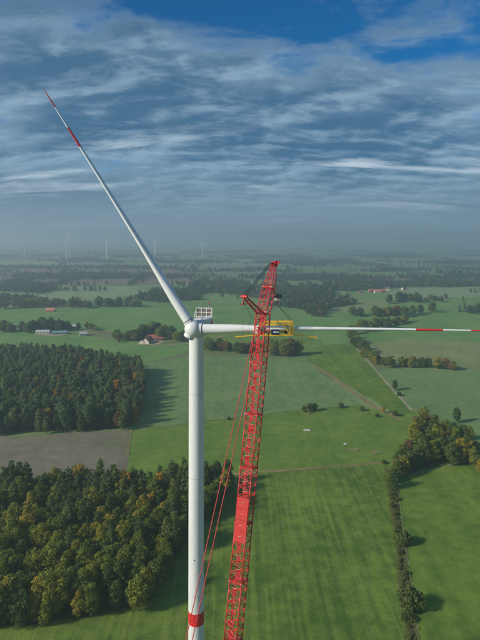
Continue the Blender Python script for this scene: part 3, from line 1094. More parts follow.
# feed trough in the pasture
ft = empty('feed_trough', G(307, 430.5), 'small pale trough on a slab out in the pasture', 'trough')
MB().box((0, 0, .12), (5.2, 3.0, .2)).build('slab', M['conc'], ft)
tb = MB()
for sx in (-1, 1):
    tb.bar((-2.0, .55 * sx, .6), (2.0, .55 * sx, .6), .12, .8)
    tb.bar((2.0 * sx, -.6, .6), (2.0 * sx, .6, .6), .12, .8)
tb.box((0, 0, .4), (4.0, 1.1, .2))
tb.build('basin', M['conc'], ft)
sl = empty('water_tank', G(345, 444.5), 'little pale drinking tank in the middle of the pasture', 'tank')
MB().lathe([(.9, .0), (.95, .1), (.95, .6), (.9, .65), (.82, .65), (.82, .3)], 20).build('basin', M['conc'], sl)
MB().box((1.1, 0, .3), (.5, .5, .6)).build('valve_box', M['conc'], sl)

# ------------------------------------------------------------------ farm buildings
M['brick'] = paint('house_brick', (0.30, 0.14, 0.10), 0.85, 0.2, 1.0)
M['render'] = paint('house_render', (0.58, 0.53, 0.48), 0.8, 0.08)
M['tile'] = paint('roof_tile_red', (0.36, 0.10, 0.065), 0.8, 0.25, 1.0)
M['tile_o'] = paint('roof_tile_orange', (0.55, 0.20, 0.11), 0.8, 0.2, 1.0)
M['tile_d'] = paint('roof_tile_dark', (0.12, 0.09, 0.09), 0.8, 0.25, 1.0)
M['sheet'] = paint('roof_sheet_pale', (0.42, 0.44, 0.44), 0.6, 0.1)
M['teal'] = paint('roof_sheet_teal', (0.13, 0.27, 0.28), 0.6, 0.1)
M['glass'] = paint('window_glass', (0.03, 0.035, 0.04), 0.15)
M['door'] = paint('barn_door', (0.11, 0.13, 0.10), 0.7)


def house(name, px, py, L, Wd, eave, ridge, rz, wall, roof, label, cat, group=None, win=3, chimney=False):
    e = empty(name, G(px, py), label, cat, group, rz)
    g = MB()
    v = [(-L / 2, -Wd / 2, 0), (L / 2, -Wd / 2, 0), (L / 2, Wd / 2, 0), (-L / 2, Wd / 2, 0), (-L / 2, -Wd / 2, eave), (L / 2, -Wd / 2, eave), (L / 2, Wd / 2, eave), (-L / 2, Wd / 2, eave), (-L / 2, 0, ridge), (L / 2, 0, ridge)]
    f = [(0, 1, 5, 4), (2, 3, 7, 6), (1, 2, 6, 9, 5), (3, 0, 4, 8, 7), (0, 3, 2, 1), (4, 5, 9, 8), (6, 7, 8, 9)]
    obj('wall', mesh('wall', v, f, wall), e)
    o, t = .45, .18
    sl_ = (ridge - eave) / (Wd / 2)
    for s in (-1, 1):
        a, b = s * (Wd / 2 + o), eave - o * sl_ + .02
        vv = [(-L / 2 - o, a, b), (L / 2 + o, a, b), (L / 2 + o, 0, ridge + .02), (-L / 2 - o, 0, ridge + .02)]
        vv += [(x, y, z + t) for x, y, z in vv]
        ff = [(0, 1, 2, 3), (4, 7, 6, 5), (0, 4, 5, 1), (2, 6, 7, 3), (0, 3, 7, 4), (1, 5, 6, 2)]
        r = obj('roof', mesh('roof', vv, ff, roof), e)
        if chimney and s == 1:
            MB().box((L * .2, .3, ridge + .5), (.7, .7, 1.6)).build('chimney', M['brick'], r)
    for i in range(win):
        x = -L / 2 + L * (i + .5) / win
        w = MB().box((x, -Wd / 2 - .02, eave * .55), (min(1.6, L / win * .5), .12, eave * .38)).build('window', M['glass'], e)
    MB().box((L / 2 + .03, 0, min(eave, 3.2) * .5), (.1, min(2.6, Wd * .4), min(eave, 3.2) * .98)).build('door', M['door'], e)
    return e


house('farmhouse', 148, 343, 16, 10, 3.4, 8.2, math.radians(75), M['render'], M['tile'], 'pale farmhouse with red tiled roof among the trees', 'house', None, 3, True)
house('farmhouse_wing', 155, 340, 20, 9, 3.2, 7.4, math.radians(8), M['brick'], M['tile'], 'long brick farm wing with red roof behind the pale farmhouse', 'barn', None, 4)
house('shed', 142.5, 343.5, 8, 7, 3.0, 5.6, math.radians(80), M['render'], M['tile_d'], 'small pale shed with dark roof at the farmhouse', 'shed', None, 1)
house('barn', 43, 333.5, 19, 9, 3.0, 5.2, math.radians(6), M['render'], M['sheet'], 'pale roofed low barn in front of the dark tree clump', 'barn', None, 4)
house('barn', 60, 334, 20, 9, 2.8, 5.0, math.radians(10), M['teal'], M['teal'], 'teal roofed low barn beside the dark tree clump', 'barn', None, 4)
house('cottage', 83, 335.5, 10, 8, 3.0, 5.6, math.radians(20), M['render'], M['sheet'], 'white cottage alone at the meadow edge', 'house', None, 2)
house('barn', 72, 328, 14, 9, 3.0, 5.5, math.radians(5), M['brick'], M['sheet'], 'grey roofed shed beyond the white cottage', 'barn', None, 2)
house('barn', 50.5, 311.5, 16, 9, 3.2, 6.5, math.radians(4), M['brick'], M['tile_o'], 'orange roofed barn by the far left hedgerow', 'barn', None, 3)
vill = [(364, 287.5, 14, M['tile_o']), (371, 292.0, 13, M['tile']), (376.5, 292.8, 12, M['tile_o']), (382.5, 292.2, 13, M['tile']), (369, 286.3, 13, M['tile']), (440, 283, 15, M['tile']), (404, 290, 13, M['tile_d']), (361, 293.5, 12, M['tile_d']),
        (388, 290.0, 12, M['tile_d']), (374, 289.2, 11, M['tile'])]
for i, (x, y, L, rm) in enumerate(vill):
    lb = 'village house with orange tiled roof beyond the meadows' if rm is M['tile_o'] else ('village house with red tiled roof beyond the meadows' if rm is M['tile'] else 'village house with dark roof beyond the meadows')
    house('village_house', x, y, L, 9, 3.6, 8.5, random.uniform(-.5, .5), M['brick'] if i % 2 else M['render'], rm, lb, 'house', lb.replace('house', 'houses', 1), 3)

# ------------------------------------------------------------------ the wind turbine
HUB = AT(193, 329, 133.0)
YAW = math.radians(5.5)
AX = Vector((math.sin(YAW), math.cos(YAW), 0))            # from the hub back along the nacelle
RIGHT = Vector((math.cos(YAW), -math.sin(YAW), 0))
TILT = math.radians(4.0)
AX = (AX * math.cos(TILT) - Vector((0, 0, 1)) * math.sin(TILT)).normalized()
UPR = RIGHT.cross(AX).normalized()
if UPR.z < 0:
    UPR = -UPR
OVER = 4.6
tw = HUB + AX * OVER
TOP_Z = HUB.z - 2.3
turbine = empty('wind_turbine', (tw.x, tw.y, 0), 'large white wind turbine with two mounted blades and red markings', 'wind turbine')
T0 = Vector((tw.x, tw.y, 0))
prof = [(2.22, -0.5), (2.20, 10), (2.14, 25), (2.10, 40), (2.05, 55), (2.02, 70), (1.98, 90), (1.93, 105), (1.90, TOP_Z)]


def rad(z):
    for (r0, z0), (r1, z1) in zip(prof[:-1], prof[1:]):
        if z0 <= z <= z1:
            return r0 + (r1 - r0) * (z - z0) / (z1 - z0)
    return prof[-1][0]


def shade(o, ang=40):
    o.data.polygons.foreach_set('use_smooth', [True] * len(o.data.polygons))
    try:
        o.data.set_sharp_from_angle(angle=math.radians(ang))
    except Exception:
        pass
    return o


tower = shade(MB().lathe(prof, 72).build('tower', M['white'], turbine))
shade(MB().lathe([(rad(39.6), 39.6), (rad(39.6) + .015, 39.6), (rad(42.8) + .015, 42.8), (rad(42.8), 42.8)], 72).build('red_band', M['red_mark'], tower))
for z in (18.5, 47.5, 78.0, 100.0):
    shade(MB().lathe([(rad(z), z - .05), (rad(z) + .012, z - .05), (rad(z) + .012, z + .05), (rad(z), z + .05)], 72).build('section_seam', M['seam'], tower))
for px, py in ((195.4, 556), (197.8, 470)):
    pass
MB().box((-.35, -rad(56) - .01, 57.0), (.28, .1, .28)).build('vent_cap', M['dark'], tower)
shade(MB().lathe([(1.95, TOP_Z - .02), (2.15, TOP_Z), (2.15, TOP_Z + .45), (1.9, TOP_Z + .47)], 48).build('yaw_ring', M['white'], tower))
MB().lathe([(9.0, -.2), (9.0, .5), (3.2, 1.1), (2.6, 1.12)], 40).build('foundation', M['conc'], turbine)

NYAW = math.radians(10.5)                                 # the machine house has swung a little further than the rotor
NAX = (Vector((math.sin(NYAW), math.cos(NYAW), 0)) * math.cos(TILT) - Vector((0, 0, 1)) * math.sin(TILT)).normalized()
NRI = Vector((math.cos(NYAW), -math.sin(NYAW), 0))
NUP = NRI.cross(NAX).normalized()
NR = Matrix((NRI, NAX, NUP)).transposed()                 # local x right, y back, z up


def NL(x, y, z):
    return HUB - T0 + NR @ Vector((x, y, z))


# nacelle: loft of rounded rectangles
def rrect(w, zt, zb, y, r, n=5):
    out = []
    for cx, cz, a0 in ((w - r, zt - r, 0), (-w + r, zt - r, 90), (-w + r, zb + r, 180), (w - r, zb + r, 270)):
        for k in range(n):
            a = math.radians(a0 + 90 * k / (n - 1))
            out.append(NL(cx + r * math.cos(a), y, cz + r * math.sin(a)))
    return out


secs = [(1.55, 1.55, -1.6, 1.5), (1.95, 1.85, -2.05, 2.2), (2.1, 2.0, -2.2, 4.0), (2.15, 2.05, -2.25, 9.5), (2.15, 2.05, -1.9, 12.6), (1.95, 1.85, -1.5, 13.2)]
nv, nf = [], []
for w, zt, zb, y in secs:
    nv += rrect(w, zt, zb, y, .45)
K = 20
for i in range(len(secs) - 1):
    for k in range(K):
        j = (k + 1) % K
        nf.append((i * K + k, i * K + j, i * K + K + j, i * K + K + k))
nf.append(tuple(range(K)))
nf.append(tuple(reversed(range((len(secs) - 1) * K, len(secs) * K))))
nac = shade(obj('nacelle', mesh('nacelle', nv, nf, M['white']), turbine), 35)
for sx in (-1, 1):
    mb = MB()
    a = [NL(sx * 2.17, 7.4, .2), NL(sx * 2.17, 12.58, 1.35), NL(sx * 2.17, 12.58, -1.3), NL(sx * 2.17, 7.4, -1.35)]
    mb.v = a + [p - NR @ Vector((sx * .05, 0, 0)) for p in a]
    mb.f = [(0, 1, 2, 3), (4, 7, 6, 5), (0, 4, 5, 1), (1, 5, 6, 2), (2, 6, 7, 3), (3, 7, 4, 0)]
    mb.build('red_side_panel', M['red_mark'], nac)
# cooler on the roof at the back
cool = MB()
yb, z0, z1 = 11.2, 2.0, 4.7
for x in (-2.25, -.75, .75, 2.25):
    cool.bar(NL(x, yb, z0), NL(x, yb, z1), .15, .40, NAX)
for z in (2.30, 3.45, 4.62):
    cool.bar(NL(-2.35, yb, z), NL(2.33, yb, z), .40, .15)
for x in (-2.25, 2.25):
    cool.bar(NL(x, yb - 2.2, 2.0), NL(x, yb, 4.6), .12, .12)
cf = cool.build('cooler_frame', M['white'], nac)
for i, x in enumerate((-1.5, 0, 1.5)):
    for z in (2.88, 4.03):
        MB().bar(NL(x - .64, yb + .05, z), NL(x + .64, yb + .05, z), .16, .62 if z < 3 else .70).build('radiator', M['cooler'], cf)
for x, h in ((-1.2, 1.3), (1.2, .9)):
    MB().tube(NL(x, yb, 4.6), NL(x, yb, 4.7 + h), .05, .05, 6).build('mast', M['seam'], cf)
bc = MB().lathe([(.16, 0), (.18, .1), (.18, .4), (.1, .5)], 12, Matrix.Translation(NL(1.2, yb, 5.6))).build('beacon', M['lamp_red'], cf)
for sx in (-1, 1):
    rl = MB()
    rl.path([NL(sx * 1.7, 3.0, 2.0), NL(sx * 1.7, 3.0, 2.9), NL(sx * 1.7, 9.4, 2.9), NL(sx * 1.7, 9.4, 2.0)], .035, 6)
    rl.build('handrail', M['sign_white'], nac)
MB().box(NL(0, 6.0, 2.12), (1.3, 1.5, .18), NR).build('roof_hatch', M['sign_white'], nac)

# hub / spinner
hub = MB()
hp = []
for k in range(17):
    a = math.pi * k / 16
    hp.append((max(.02, 2.15 * math.sin(a) ** .9), -2.25 * math.cos(a)))
HM = Matrix.Translation(NL(0, 0, 0)) @ Matrix((RIGHT, UPR, -AX)).transposed().to_4x4()
hp = [(r, z * (.98 if z > 0 else .62)) for r, z in reversed(hp)]
hub.lathe([(r, z) for r, z in hp[::-1]], 40, HM)
hub_o = shade(hub.build('hub', M['white'], turbine), 60)

AZ = [math.radians(1.3), math.radians(122.9), math.radians(242.0)]


def blade_dir(az):
    return (RIGHT * math.cos(az) + UPR * math.sin(az)).normalized()


for az in AZ:
    d = blade_dir(az)
    a = NL(0, 0, 0)
    shade(MB().tube(a + d * .6, a + d * 2.35, 1.42, 1.42, 40).build('blade_collar', M['white'], hub_o))
    shade(MB().tube(a + d * 2.35, a + d * 2.52, 1.32, 1.32, 40).build('bearing_ring', M['dark'], hub_o))
    if az == AZ[2]:
        shade(MB().tube(a + d * 2.5, a + d * 2.58, 1.28, 1.28, 40).build('root_cover', M['seam'], hub_o))

R_T = 75.0
SEC = [  # radius, chord, thickness, twist (deg), pitch-axis fraction
    (2.5, 2.50, 2.50, 12, .5), (5.0, 2.50, 2.50, 12, .5), (8.0, 2.75, 2.35, 12, .46), (12, 3.45, 2.0, 11, .40), (16, 3.85, 1.65, 9.5, .36), (21, 3.75, 1.32, 8, .34), (28, 3.25, 1.02, 6, .33),
    (36, 2.75, .86, 4.3, .32), (45, 2.25, .70, 2.8, .32), (54, 1.85, .55, 1.5, .31), (62, 1.5, .42, .6, .31), (68, 1.2, .32, 0, .31), (72, .85, .22, -.3, .33), (74.3, .42, .10, -.5, .36), (75.0, .10, .03, -.5, .4)]


def sec_at(r):
    for a, b in zip(SEC[:-1], SEC[1:]):
        if a[0] <= r <= b[0]:
            t = (r - a[0]) / (b[0] - a[0])
            t2 = t
            return tuple(x + (y - x) * t2 for x, y in zip(a, b))
    return SEC[-1]


def blade_ring(r, d, grow=0.0, n=28):
    """points round the section at radius r of a feathered blade along d"""
    _, ch, th, tw_, pa = sec_at(r)
    ch, th = ch + 2 * grow, th + 2 * grow
    circ = max(0.0, min(1.0, (12.5 - r) / 7.5))
    pitch = math.radians(84 - tw_ * .55)
    tang = AX.cross(d).normalized()
    # feathered: nose into the wind (towards -AX), tail downwind
    cdir = (AX * math.sin(pitch) + tang * math.cos(pitch)).normalized()
    tdir = d.cross(cdir).normalized()
    f = (r / R_T)
    bend = -AX * (1.4 * f ** 2.2) + AX * 0.0
    sag = Vector((0, 0, -1)) * (0.9 * f ** 2.4) * abs(d.x)
    c0 = NL(0, 0, 0) + d * (r * 1.02) + bend + sag
    out = []
    for k in range(n):
        a = 2 * math.pi * k / n
        xc, yc = .5 - .5 * math.cos(a), math.sin(a)
        sgn = 1 if yc >= 0 else -1
        x = xc
        yt = 2.6 * (.2969 * math.sqrt(max(x, 0)) - .126 * x - .3516 * x * x + .2843 * x ** 3 - .1015 * x ** 4) * (1 / .26) * .5
        foil = (x - pa) * ch, sgn * yt * th
        cir = (-.5 * math.cos(a)) * ch, .5 * math.sin(a) * th
        px, py = (foil[0] * (1 - circ) + cir[0] * circ, foil[1] * (1 - circ) + cir[1] * circ)
        out.append(c0 + cdir * px + tdir * py)
    return out, c0, cdir, tdir


def blade_shell(r0, r1, d, grow, step=1.5):
    rs = [r0]
    while rs[-1] + step < r1:
        rs.append(rs[-1] + step)
    rs.append(r1)
    if r1 > 74.9:
        rs = rs[:-1] + [74.3, 74.8, 75.0] if rs[-2] < 74.2 else rs
    mb = MB()
    n = 28
    for r in rs:
        mb.v += blade_ring(r, d, grow, n)[0]
    for i in range(len(rs) - 1):
        for k in range(n):
            j = (k + 1) % n
            mb.f.append((i * n + k, i * n + j, i * n + n + j, i * n + n + k))
    mb.f.append(tuple(reversed(range(n))))
    mb.f.append(tuple(range((len(rs) - 1) * n, len(rs) * n)))
    return mb


for az, lb in ((AZ[0], 'horizontal white blade held in the yellow gripper'), (AZ[1], 'raised white blade pointing up with red tip')):
    d = blade_dir(az)
    b = shade(blade_shell(2.5, 75.0, d, 0).build('blade', M['blade'], turbine), 50)
    b['label'] = lb
    for r0, r1 in (((54.2, 60.4), (66.8, 75.0)) if az == AZ[0] else ((55.8, 62.0), (68.6, 75.0))):
        shade(blade_shell(r0, r1, d, .012).build('red_band', M['red_mark'], b), 50)
    sv, sf = [], []
    r = 46.0
    while r < 53.5:
        _, c0, cd, td = blade_ring(r, d)
        ch, pa = sec_at(r)[1], sec_at(r)[4]
        e = c0 + cd * ch * (1 - pa)
        i0 = len(sv)
        sv += [e - cd * .03 - d * .22, e - cd * .03 + d * .22, e + cd * .38, e - cd * .03 - d * .22 + td * .02, e - cd * .03 + d * .22 + td * .02, e + cd * .38 + td * .02]
        sf += [(i0, i0 + 1, i0 + 2), (i0 + 3, i0 + 5, i0 + 4), (i0, i0 + 2, i0 + 5, i0 + 3), (i0 + 1, i0 + 4, i0 + 5, i0 + 2), (i0, i0 + 3, i0 + 4, i0 + 1)]
        r += .62
    q = obj('trailing_edge_teeth', mesh('trailing_edge_teeth', sv, sf, M['seam']), b)
    q['kind'] = 'stuff'

# ------------------------------------------------------------------ the crane
BT = AT(263.3, 313, 125.5)                                # top of the main boom
B1 = AT(233.0, 640, 112.0)                                # its axis where it leaves the photograph
bdir = (BT - B1).normalized()
t_ = (2.6 - B1.z) / bdir.z
FOOT = B1 + bdir * t_
gdir = Vector((bdir.x, bdir.y, 0)).normalized()           # heading of the boom over the ground
hdir = Vector((gdir.y, -gdir.x, 0))                       # hinge axis
ndir = bdir.cross(hdir).normalized()
if ndir.dot(gdir) > 0:
    ndir = -ndir                                          # towards the crane's rear
crane = empty('crawler_crane', (FOOT.x, FOOT.y, 0), 'tall red lattice boom crane standing beside the turbine', 'crane')
O = Vector((FOOT.x, FOOT.y, 0))


def section(name, a, b, w0, w1, ax, hd, nd_, panels, parent, chord_r=.135, lace_r=.072):
    """a lattice length from a to b: four chords, zigzag lacing on every face"""
    a, b = a - O, b - O
    root = None

    def cor(t, i):
        w = w0 + (w1 - w0) * t
        return a.lerp(b, t) + hd * (w * (-1, 1, 1, -1)[i]) + nd_ * (w * (1, 1, -1, -1)[i])
    lace = MB()
    for i in range(4):
        j = (i + 1) % 4
        for k in range(panels):
            t0, t1 = k / panels, (k + 1) / panels
            tm = (t0 + t1) / 2
            lace.tube(cor(t0, i), cor(tm, j), lace_r, None, 5, False)
            lace.tube(cor(tm, j), cor(t1, i), lace_r, None, 5, False)
        for t in (0.012, 0.988):
            lace.tube(cor(t, i), cor(t, j), lace_r * 1.25, None, 5, False)
    for t in (0.012, 0.988):
        lace.tube(cor(t, 0), cor(t, 2), lace_r, None, 5, False)
    o = obj(name, None, parent)
    for i in range(4):
        c = MB().tube(cor(0, i), cor(1, i), chord_r, None, 8).build('chord', M['crane_red'], o)
        c.data.polygons.foreach_set('use_smooth', [len(p.vertices) == 4 for p in c.data.polygons])
    l_ = lace.build('lacing', M['crane_red'], o)
    l_['kind'] = 'stuff'
    for i in range(4):
        MB().tube(cor(.0, i) - ax * .28, cor(.0, i) + ax * .28, chord_r * 1.45, None, 8).build('joint_lug', M['crane_red'], o)
        MB().tube(cor(.0, i) - hd * .25, cor(.0, i) + hd * .25, .10, None, 8).build('pin', M['pin'], o)
    return o, cor


blen = (BT - FOOT).length
SL = 11.6
ns = int((blen - 6.0) / SL)
cuts = [FOOT + bdir * 6.2]
step = (blen - 6.2) / ns
HW = 1.43
for k in range(ns):
    p0 = FOOT + bdir * (6.2 + step * k)
    p1 = FOOT + bdir * (6.2 + step * (k + 1))
    last = k == ns - 1
    o, cor = section('boom_section', p0, p1, HW, HW if not last else 1.28, bdir, hdir, ndir, 6, crane)
    # walkway gratings and rungs inside the rear face
    zc_ = (p0.z + p1.z) / 2
    g0 = 0.06
    wk = 0
    while g0 < .93:
        L = random.uniform(.06, .20)
        g1 = min(g0 + L, .96)
        q0, q1 = (p0 - O).lerp(p1 - O, g0), (p0 - O).lerp(p1 - O, g1)
        wd = random.choice((.7, .9, 1.1, 1.35))
        off = ndir * (HW - .35) - hdir * random.uniform(-.25, .35)
        MB().bar(q0 + off, q1 + off, .05, wd, hdir).build('walkway_plate', M['crane_plate'], o)
        rb = MB()
        e = q1 + off + ndir * .12
        rb.tube(e - hdir * .7, e + hdir * .55 + bdir * random.uniform(-.5, .3), .05, None, 5)
        rb.build('rung', M['rung'], o)
        g0 = g1 + random.uniform(.03, .11)
# the one closed length of the rear face
q0, q1 = (FOOT + bdir * ((73.6 - FOOT.z) / bdir.z)) - O, (FOOT + bdir * ((82.6 - FOOT.z) / bdir.z)) - O
cp = obj('cover_panel', None, crane)
for i in range(4):
    a_, b_ = q0.lerp(q1, i / 4 + .004), q0.lerp(q1, (i + 1) / 4 - .004)
    off = ndir * (HW + .10)
    MB().bar(a_ + off, b_ + off, .06, HW * 2 - .15, hdir).build('panel', M['panel'], cp)
    e = a_.lerp(b_, .5) + ndir * (HW + .16)
    MB().tube(e - hdir * .35, e + hdir * .35 + bdir * .18, .05, None, 5).build('rung', M['rung'], cp)
# butt section down to the foot pins
o, cor = section('boom_butt', FOOT, FOOT + bdir * 6.2, .55, HW, bdir, hdir, ndir, 4, crane)

# fly jib
JH = AT(274.0, 264.0, 129.7)
jdir = (JH - BT).normalized()
jn = jdir.cross(hdir).normalized()
if jn.dot(ndir) < 0:
    jn = -jn
j1 = BT.lerp(JH, .50)
section('jib_section', BT, j1, 1.22, 1.12, jdir, hdir, jn, 4, crane, .115, .06)
section('jib_section', j1, JH, 1.10, .36, jdir, hdir, jn, 4, crane, .11, .055)
hd_ = empty('jib_head', (0, 0, 0), '', '')
for k in ('label', 'category'):
    if k in hd_:
        del hd_[k]
hd_.parent = crane
hm = MB()
tip = JH - O
jup = -jn
for s in (-1, 1):
    hm.bar(tip + hdir * .45 * s - jdir * .6, tip + hdir * .45 * s + jdir * 1.0 + jup * .9, .12, 1.1, hdir)
hm.bar(tip - hdir * .5 + jup * .2, tip + hdir * .5 + jup * .2, .5, .5)
hm.build('head_plate', M['crane_red'], hd_)
hm = MB()
hm.bar(tip + jdir * .8 + jup * .6, tip + jdir * 1.3 + jup * 2.2, .5, .35, hdir)
hm.build('head_nose', M['crane_red'], hd_)
hm = MB()
hm.bar(tip + jn * .4 - jdir * .2, tip + jn * 1.5 - jdir * .1, .45, .4, hdir)
hm.build('rear_lug', M['crane_red'], hd_)
SHV = tip + jup * .75 + jdir * .35
for s in (-.25, 0, .25):
    a = SHV + hdir * s
    MB().tube(a - hdir * .07, a + hdir * .07, .62, None, 20).build('sheave', M['crane_plate'], hd_)

# strut at the boom top, rear and upwards
STIP = AT(244.2, 296.5, 117.3)
st = obj('jib_strut', None, crane)
sroot = BT + ndir * 1.0 - bdir * .4
sd = (STIP - sroot).normalized()
sm = MB()
ssd = hdir
sn = sd.cross(ssd).normalized()
for sgn in (-1, 1):
    MB().bar(sroot - O + ssd * 1.0 * sgn, STIP - O + ssd * .42 * sgn, .36, .24, ssd).build('strut_leg', M['crane_red'], st)
for i in range(7):
    t0, t1 = (i + .3) / 7, (i + .8) / 7
    w0, w1 = 1.0 - .58 * t0, 1.0 - .58 * t1
    s = 1 if i % 2 else -1
    sm.tube(sroot.lerp(STIP, t0) - O + ssd * w0 * s, sroot.lerp(STIP, t1) - O - ssd * w1 * s, .08, None, 6)
l_ = sm.build('lacing', M['crane_red'], st)
l_['kind'] = 'stuff'
MB().tube(STIP - O - ssd * .75, STIP - O + ssd * .75, .34, None, 14).build('strut_sheave', M['crane_red'], st)
MB().bar(STIP - O + Vector((0, 0, -.2)), STIP - O + Vector((-.3, -.2, -1.9)), .55, .12, ssd).build('hanger', M['crane_red'], st)
MB().bar(STIP - O + Vector((-.9, -.2, -1.75)), STIP - O + Vector((1.4, .2, -1.6)), .16, .2).build('hanger_bar', M['crane_red'], st)

# ropes
def rope(a, b, r, name='rope', sag=0.0, mat='rope', n=10):
    pts = []
    for k in range(n + 1):
        t = k / n
        p = Vector(a).lerp(Vector(b), t)
        p.z -= sag * 4 * t * (1 - t)
        pts.append(p)
    return MB().path(pts if sag else [pts[0], pts[-1]], r, 5).build(name, M[mat], crane)


for s in (-.5, -.17, .17, .5):
    rope(STIP - O + ssd * s, tip + jn * 1.4 + hdir * s * .7, .055, 'stay_rope')
HK = Vector((0, 0, 0))
hoist_top = SHV + jup * .62
hook_z = AT(275.5, 295, 129.7).z
hook_w = hoist_top + O
for s in (-.25, 0, .25):
    rope(hoist_top + hdir * s, Vector((hoist_top.x, hoist_top.y, hook_z)) + hdir * s, .03, 'hoist_rope')
rope(STIP - O + Vector((-.5, -.1, -1.8)), AT(243.5, 336, 117.8) - O, .022, 'tag_rope')
rope(STIP - O + Vector((1.1, .1, -1.8)), AT(249, 333, 119.5) - O, .022, 'tag_rope')
rope(STIP - O + Vector((.2, 0, -1.7)), sroot - O + Vector((0, 0, -.6)), .04, 'slack_hose', 1.9)

# luffing pendants to the derrick mast, mast, machine (below the picture)
MH = FOOT - gdir * 22.0 + Vector((0, 0, 33.5))
for s in (-1, 1):
    MB().tube(BT - O + ndir * 1.3 + hdir * .75 * s - bdir * .5, MH - O + hdir * .62 * s, .095, None, 8).build('pendant_bar', M['pendant'], crane)
mroot = FOOT - gdir * 2.0 - Vector((0, 0, .2))
md_ = (MH - mroot).normalized()
mn = md_.cross(hdir).normalized()
o, _ = section('derrick_mast', mroot, MH, .9, .7, md_, hdir, mn, 14, crane, .12, .06)
body = obj('superstructure', None, crane)
RB = Matrix((hdir, gdir, Vector((0, 0, 1)))).transposed()


def CL_(x, y, z):
    return RB @ Vector((x, y, z))


b0 = MB().box(CL_(0, -5.0, 2.4), (3.2, 12.0, 1.6), RB).build('machine_house', M['crane_red'], body)
MB().box(CL_(2.4, .4, 2.9), (1.5, 2.4, 2.2), RB).build('cab', M['crane_red'], body)
MB().box(CL_(2.4, 1.62, 3.2), (1.3, .06, 1.2), RB).build('cab_window', M['glass'], body)
for i in range(6):
    for s in (-1, 1):
        MB().box(CL_(s * 2.6, -10.0, 2.0 + i * .72), (1.9, 2.2, .68), RB).build('counterweight', M['crane_plate'], body)
for s in (-1, 1):
    tr = obj('crawler', None, crane)
    pts = []
    for k in range(28):
        a = 2 * math.pi * k / 28
        pts.append((5.0 * (1 if math.cos(a) > 0 else -1) + .75 * math.cos(a), .80 + .78 * math.sin(a)))
    v = [CL_(s * 3.6 - .65, y - 4, z) for y, z in pts] + [CL_(s * 3.6 + .65, y - 4, z) for y, z in pts]
    n = len(pts)
    f = [(k, (k + 1) % n, n + (k + 1) % n, n + k) for k in range(n)] + [tuple(reversed(range(n))), tuple(range(n, 2 * n))]
    obj('track_belt', mesh('track_belt', v, f, M['rubber']), tr)
    MB().box(CL_(s * 3.6, -4, .85), (1.6, 8.6, .7), RB).build('track_frame', M['crane_red'], tr)
MB().box(CL_(0, -4, 1.25), (6.2, 3.4, .7), RB).build('car_body', M['crane_red'], crane)

# hook block with slings
hkp = Vector((hook_w.x, hook_w.y, hook_z))
hb = empty('hook_block', hkp - Vector((0, 0, 2.6)), 'black hook block hanging below the red jib head', 'hook block')
B = Vector((0, 0, 2.6))
for s in (-1, 1):
    MB().box(B + hdir * .33 * s + Vector((0, 0, -.55)), (.12, 1.1, 1.3), RB).build('cheek_plate', M['hook'], hb)
    MB().box(B + hdir * .95 * s + Vector((0, 0, -.1 - .3 * s)), (.8, .7, .9), RB).build('ballast', M['hook'], hb)
for s in (-.2, 0, .2):
    MB().tube(B + hdir * (s - .06) + Vector((0, 0, -.2)), B + hdir * (s + .06) + Vector((0, 0, -.2)), .5, None, 16).build('sheave', M['hook'], hb)
MB().box(B + Vector((-.05, -.45, -1.15)), (.95, .3, .6)).build('label_plate', M['pinkish'], hb)
hk = []
for k in range(13):
    a = math.radians(90 - 300 * k / 12)
    hk.append(B + Vector((.38 * math.cos(a), 0, -1.95 + .38 * math.sin(a))))
MB().path([B + Vector((0, 0, -.9)), B + Vector((0, 0, -1.35))] + hk, [.14] * 2 + [.16] * 7 + [.1, .09, .08, .07, .06, .05], 8).build('hook', M['hook'], hb)

# ------------------------------------------------------------------ the blade gripper
bd = blade_dir(AZ[0])
RG = 21.2
gc = HUB + bd * RG
vv_ = Vector((bd.y, -bd.x, 0)).normalized()               # towards the camera
if vv_.y > 0:
    vv_ = -vv_
ww_ = bd.cross(vv_).normalized()
if ww_.z < 0:
    ww_ = -ww_
gr = empty('blade_gripper', gc - Vector((0, 0, 2.0)), 'yellow steel gripper frame clamped round the horizontal blade', 'blade gripper')
GO = gr.location.copy()


def GP(u, v, w):
    return gc + bd * u + vv_ * v + ww_ * w - GO


WT, WB, VN, VF = 1.35, -1.35, 1.75, -2.6
for v in (VN, VF):
    MB().bar(GP(-4.1, v, WT), GP(4.2, v, WT), .42, .40).build('top_beam', M['yellow'], gr)
    MB().bar(GP(-4.1, v, WB), GP(4.2, v, WB), .42, .40).build('bottom_beam', M['yellow'], gr)
    for u in (-3.9, 3.55, 4.2):
        MB().bar(GP(u, v, WB + .205), GP(u, v, WT - .205), .44, .44, bd).build('post', M['yellow'], gr)
    MB().bar(GP(2.0, v, WT - .25), GP(3.4, v, WB + .25), .24, .24).build('brace', M['yellow'], gr)
    MB().bar(GP(1.9, v, WT - .2), GP(1.9, v, .6), .14, .14, bd).build('brace', M['yellow'], gr)
for u in (-4.0, 0, 4.1):
    MB().bar(GP(u, VF + .22, WT), GP(u, VN - .22, WT), .36, .36).build('cross_beam', M['yellow'], gr)
    MB().bar(GP(u, VF + .22, WB), GP(u, VN - .22, WB), .34, .34).build('cross_beam', M['yellow'], gr)
for u0, u1, w1 in ((-4.3, -10.3, -1.85), (4.4, 10.0, -2.05)):
    MB().bar(GP(u0, VN - .6, WB), GP(u1, VN - .6, w1), .20, .22).build('tag_line_arm', M['yellow'], gr)
MB().bar(GP(10.0, VN - .6, -2.0), GP(10.05, VN - .6, -2.5), .25, .25, bd).build('arm_tip', M['yellow'], gr)
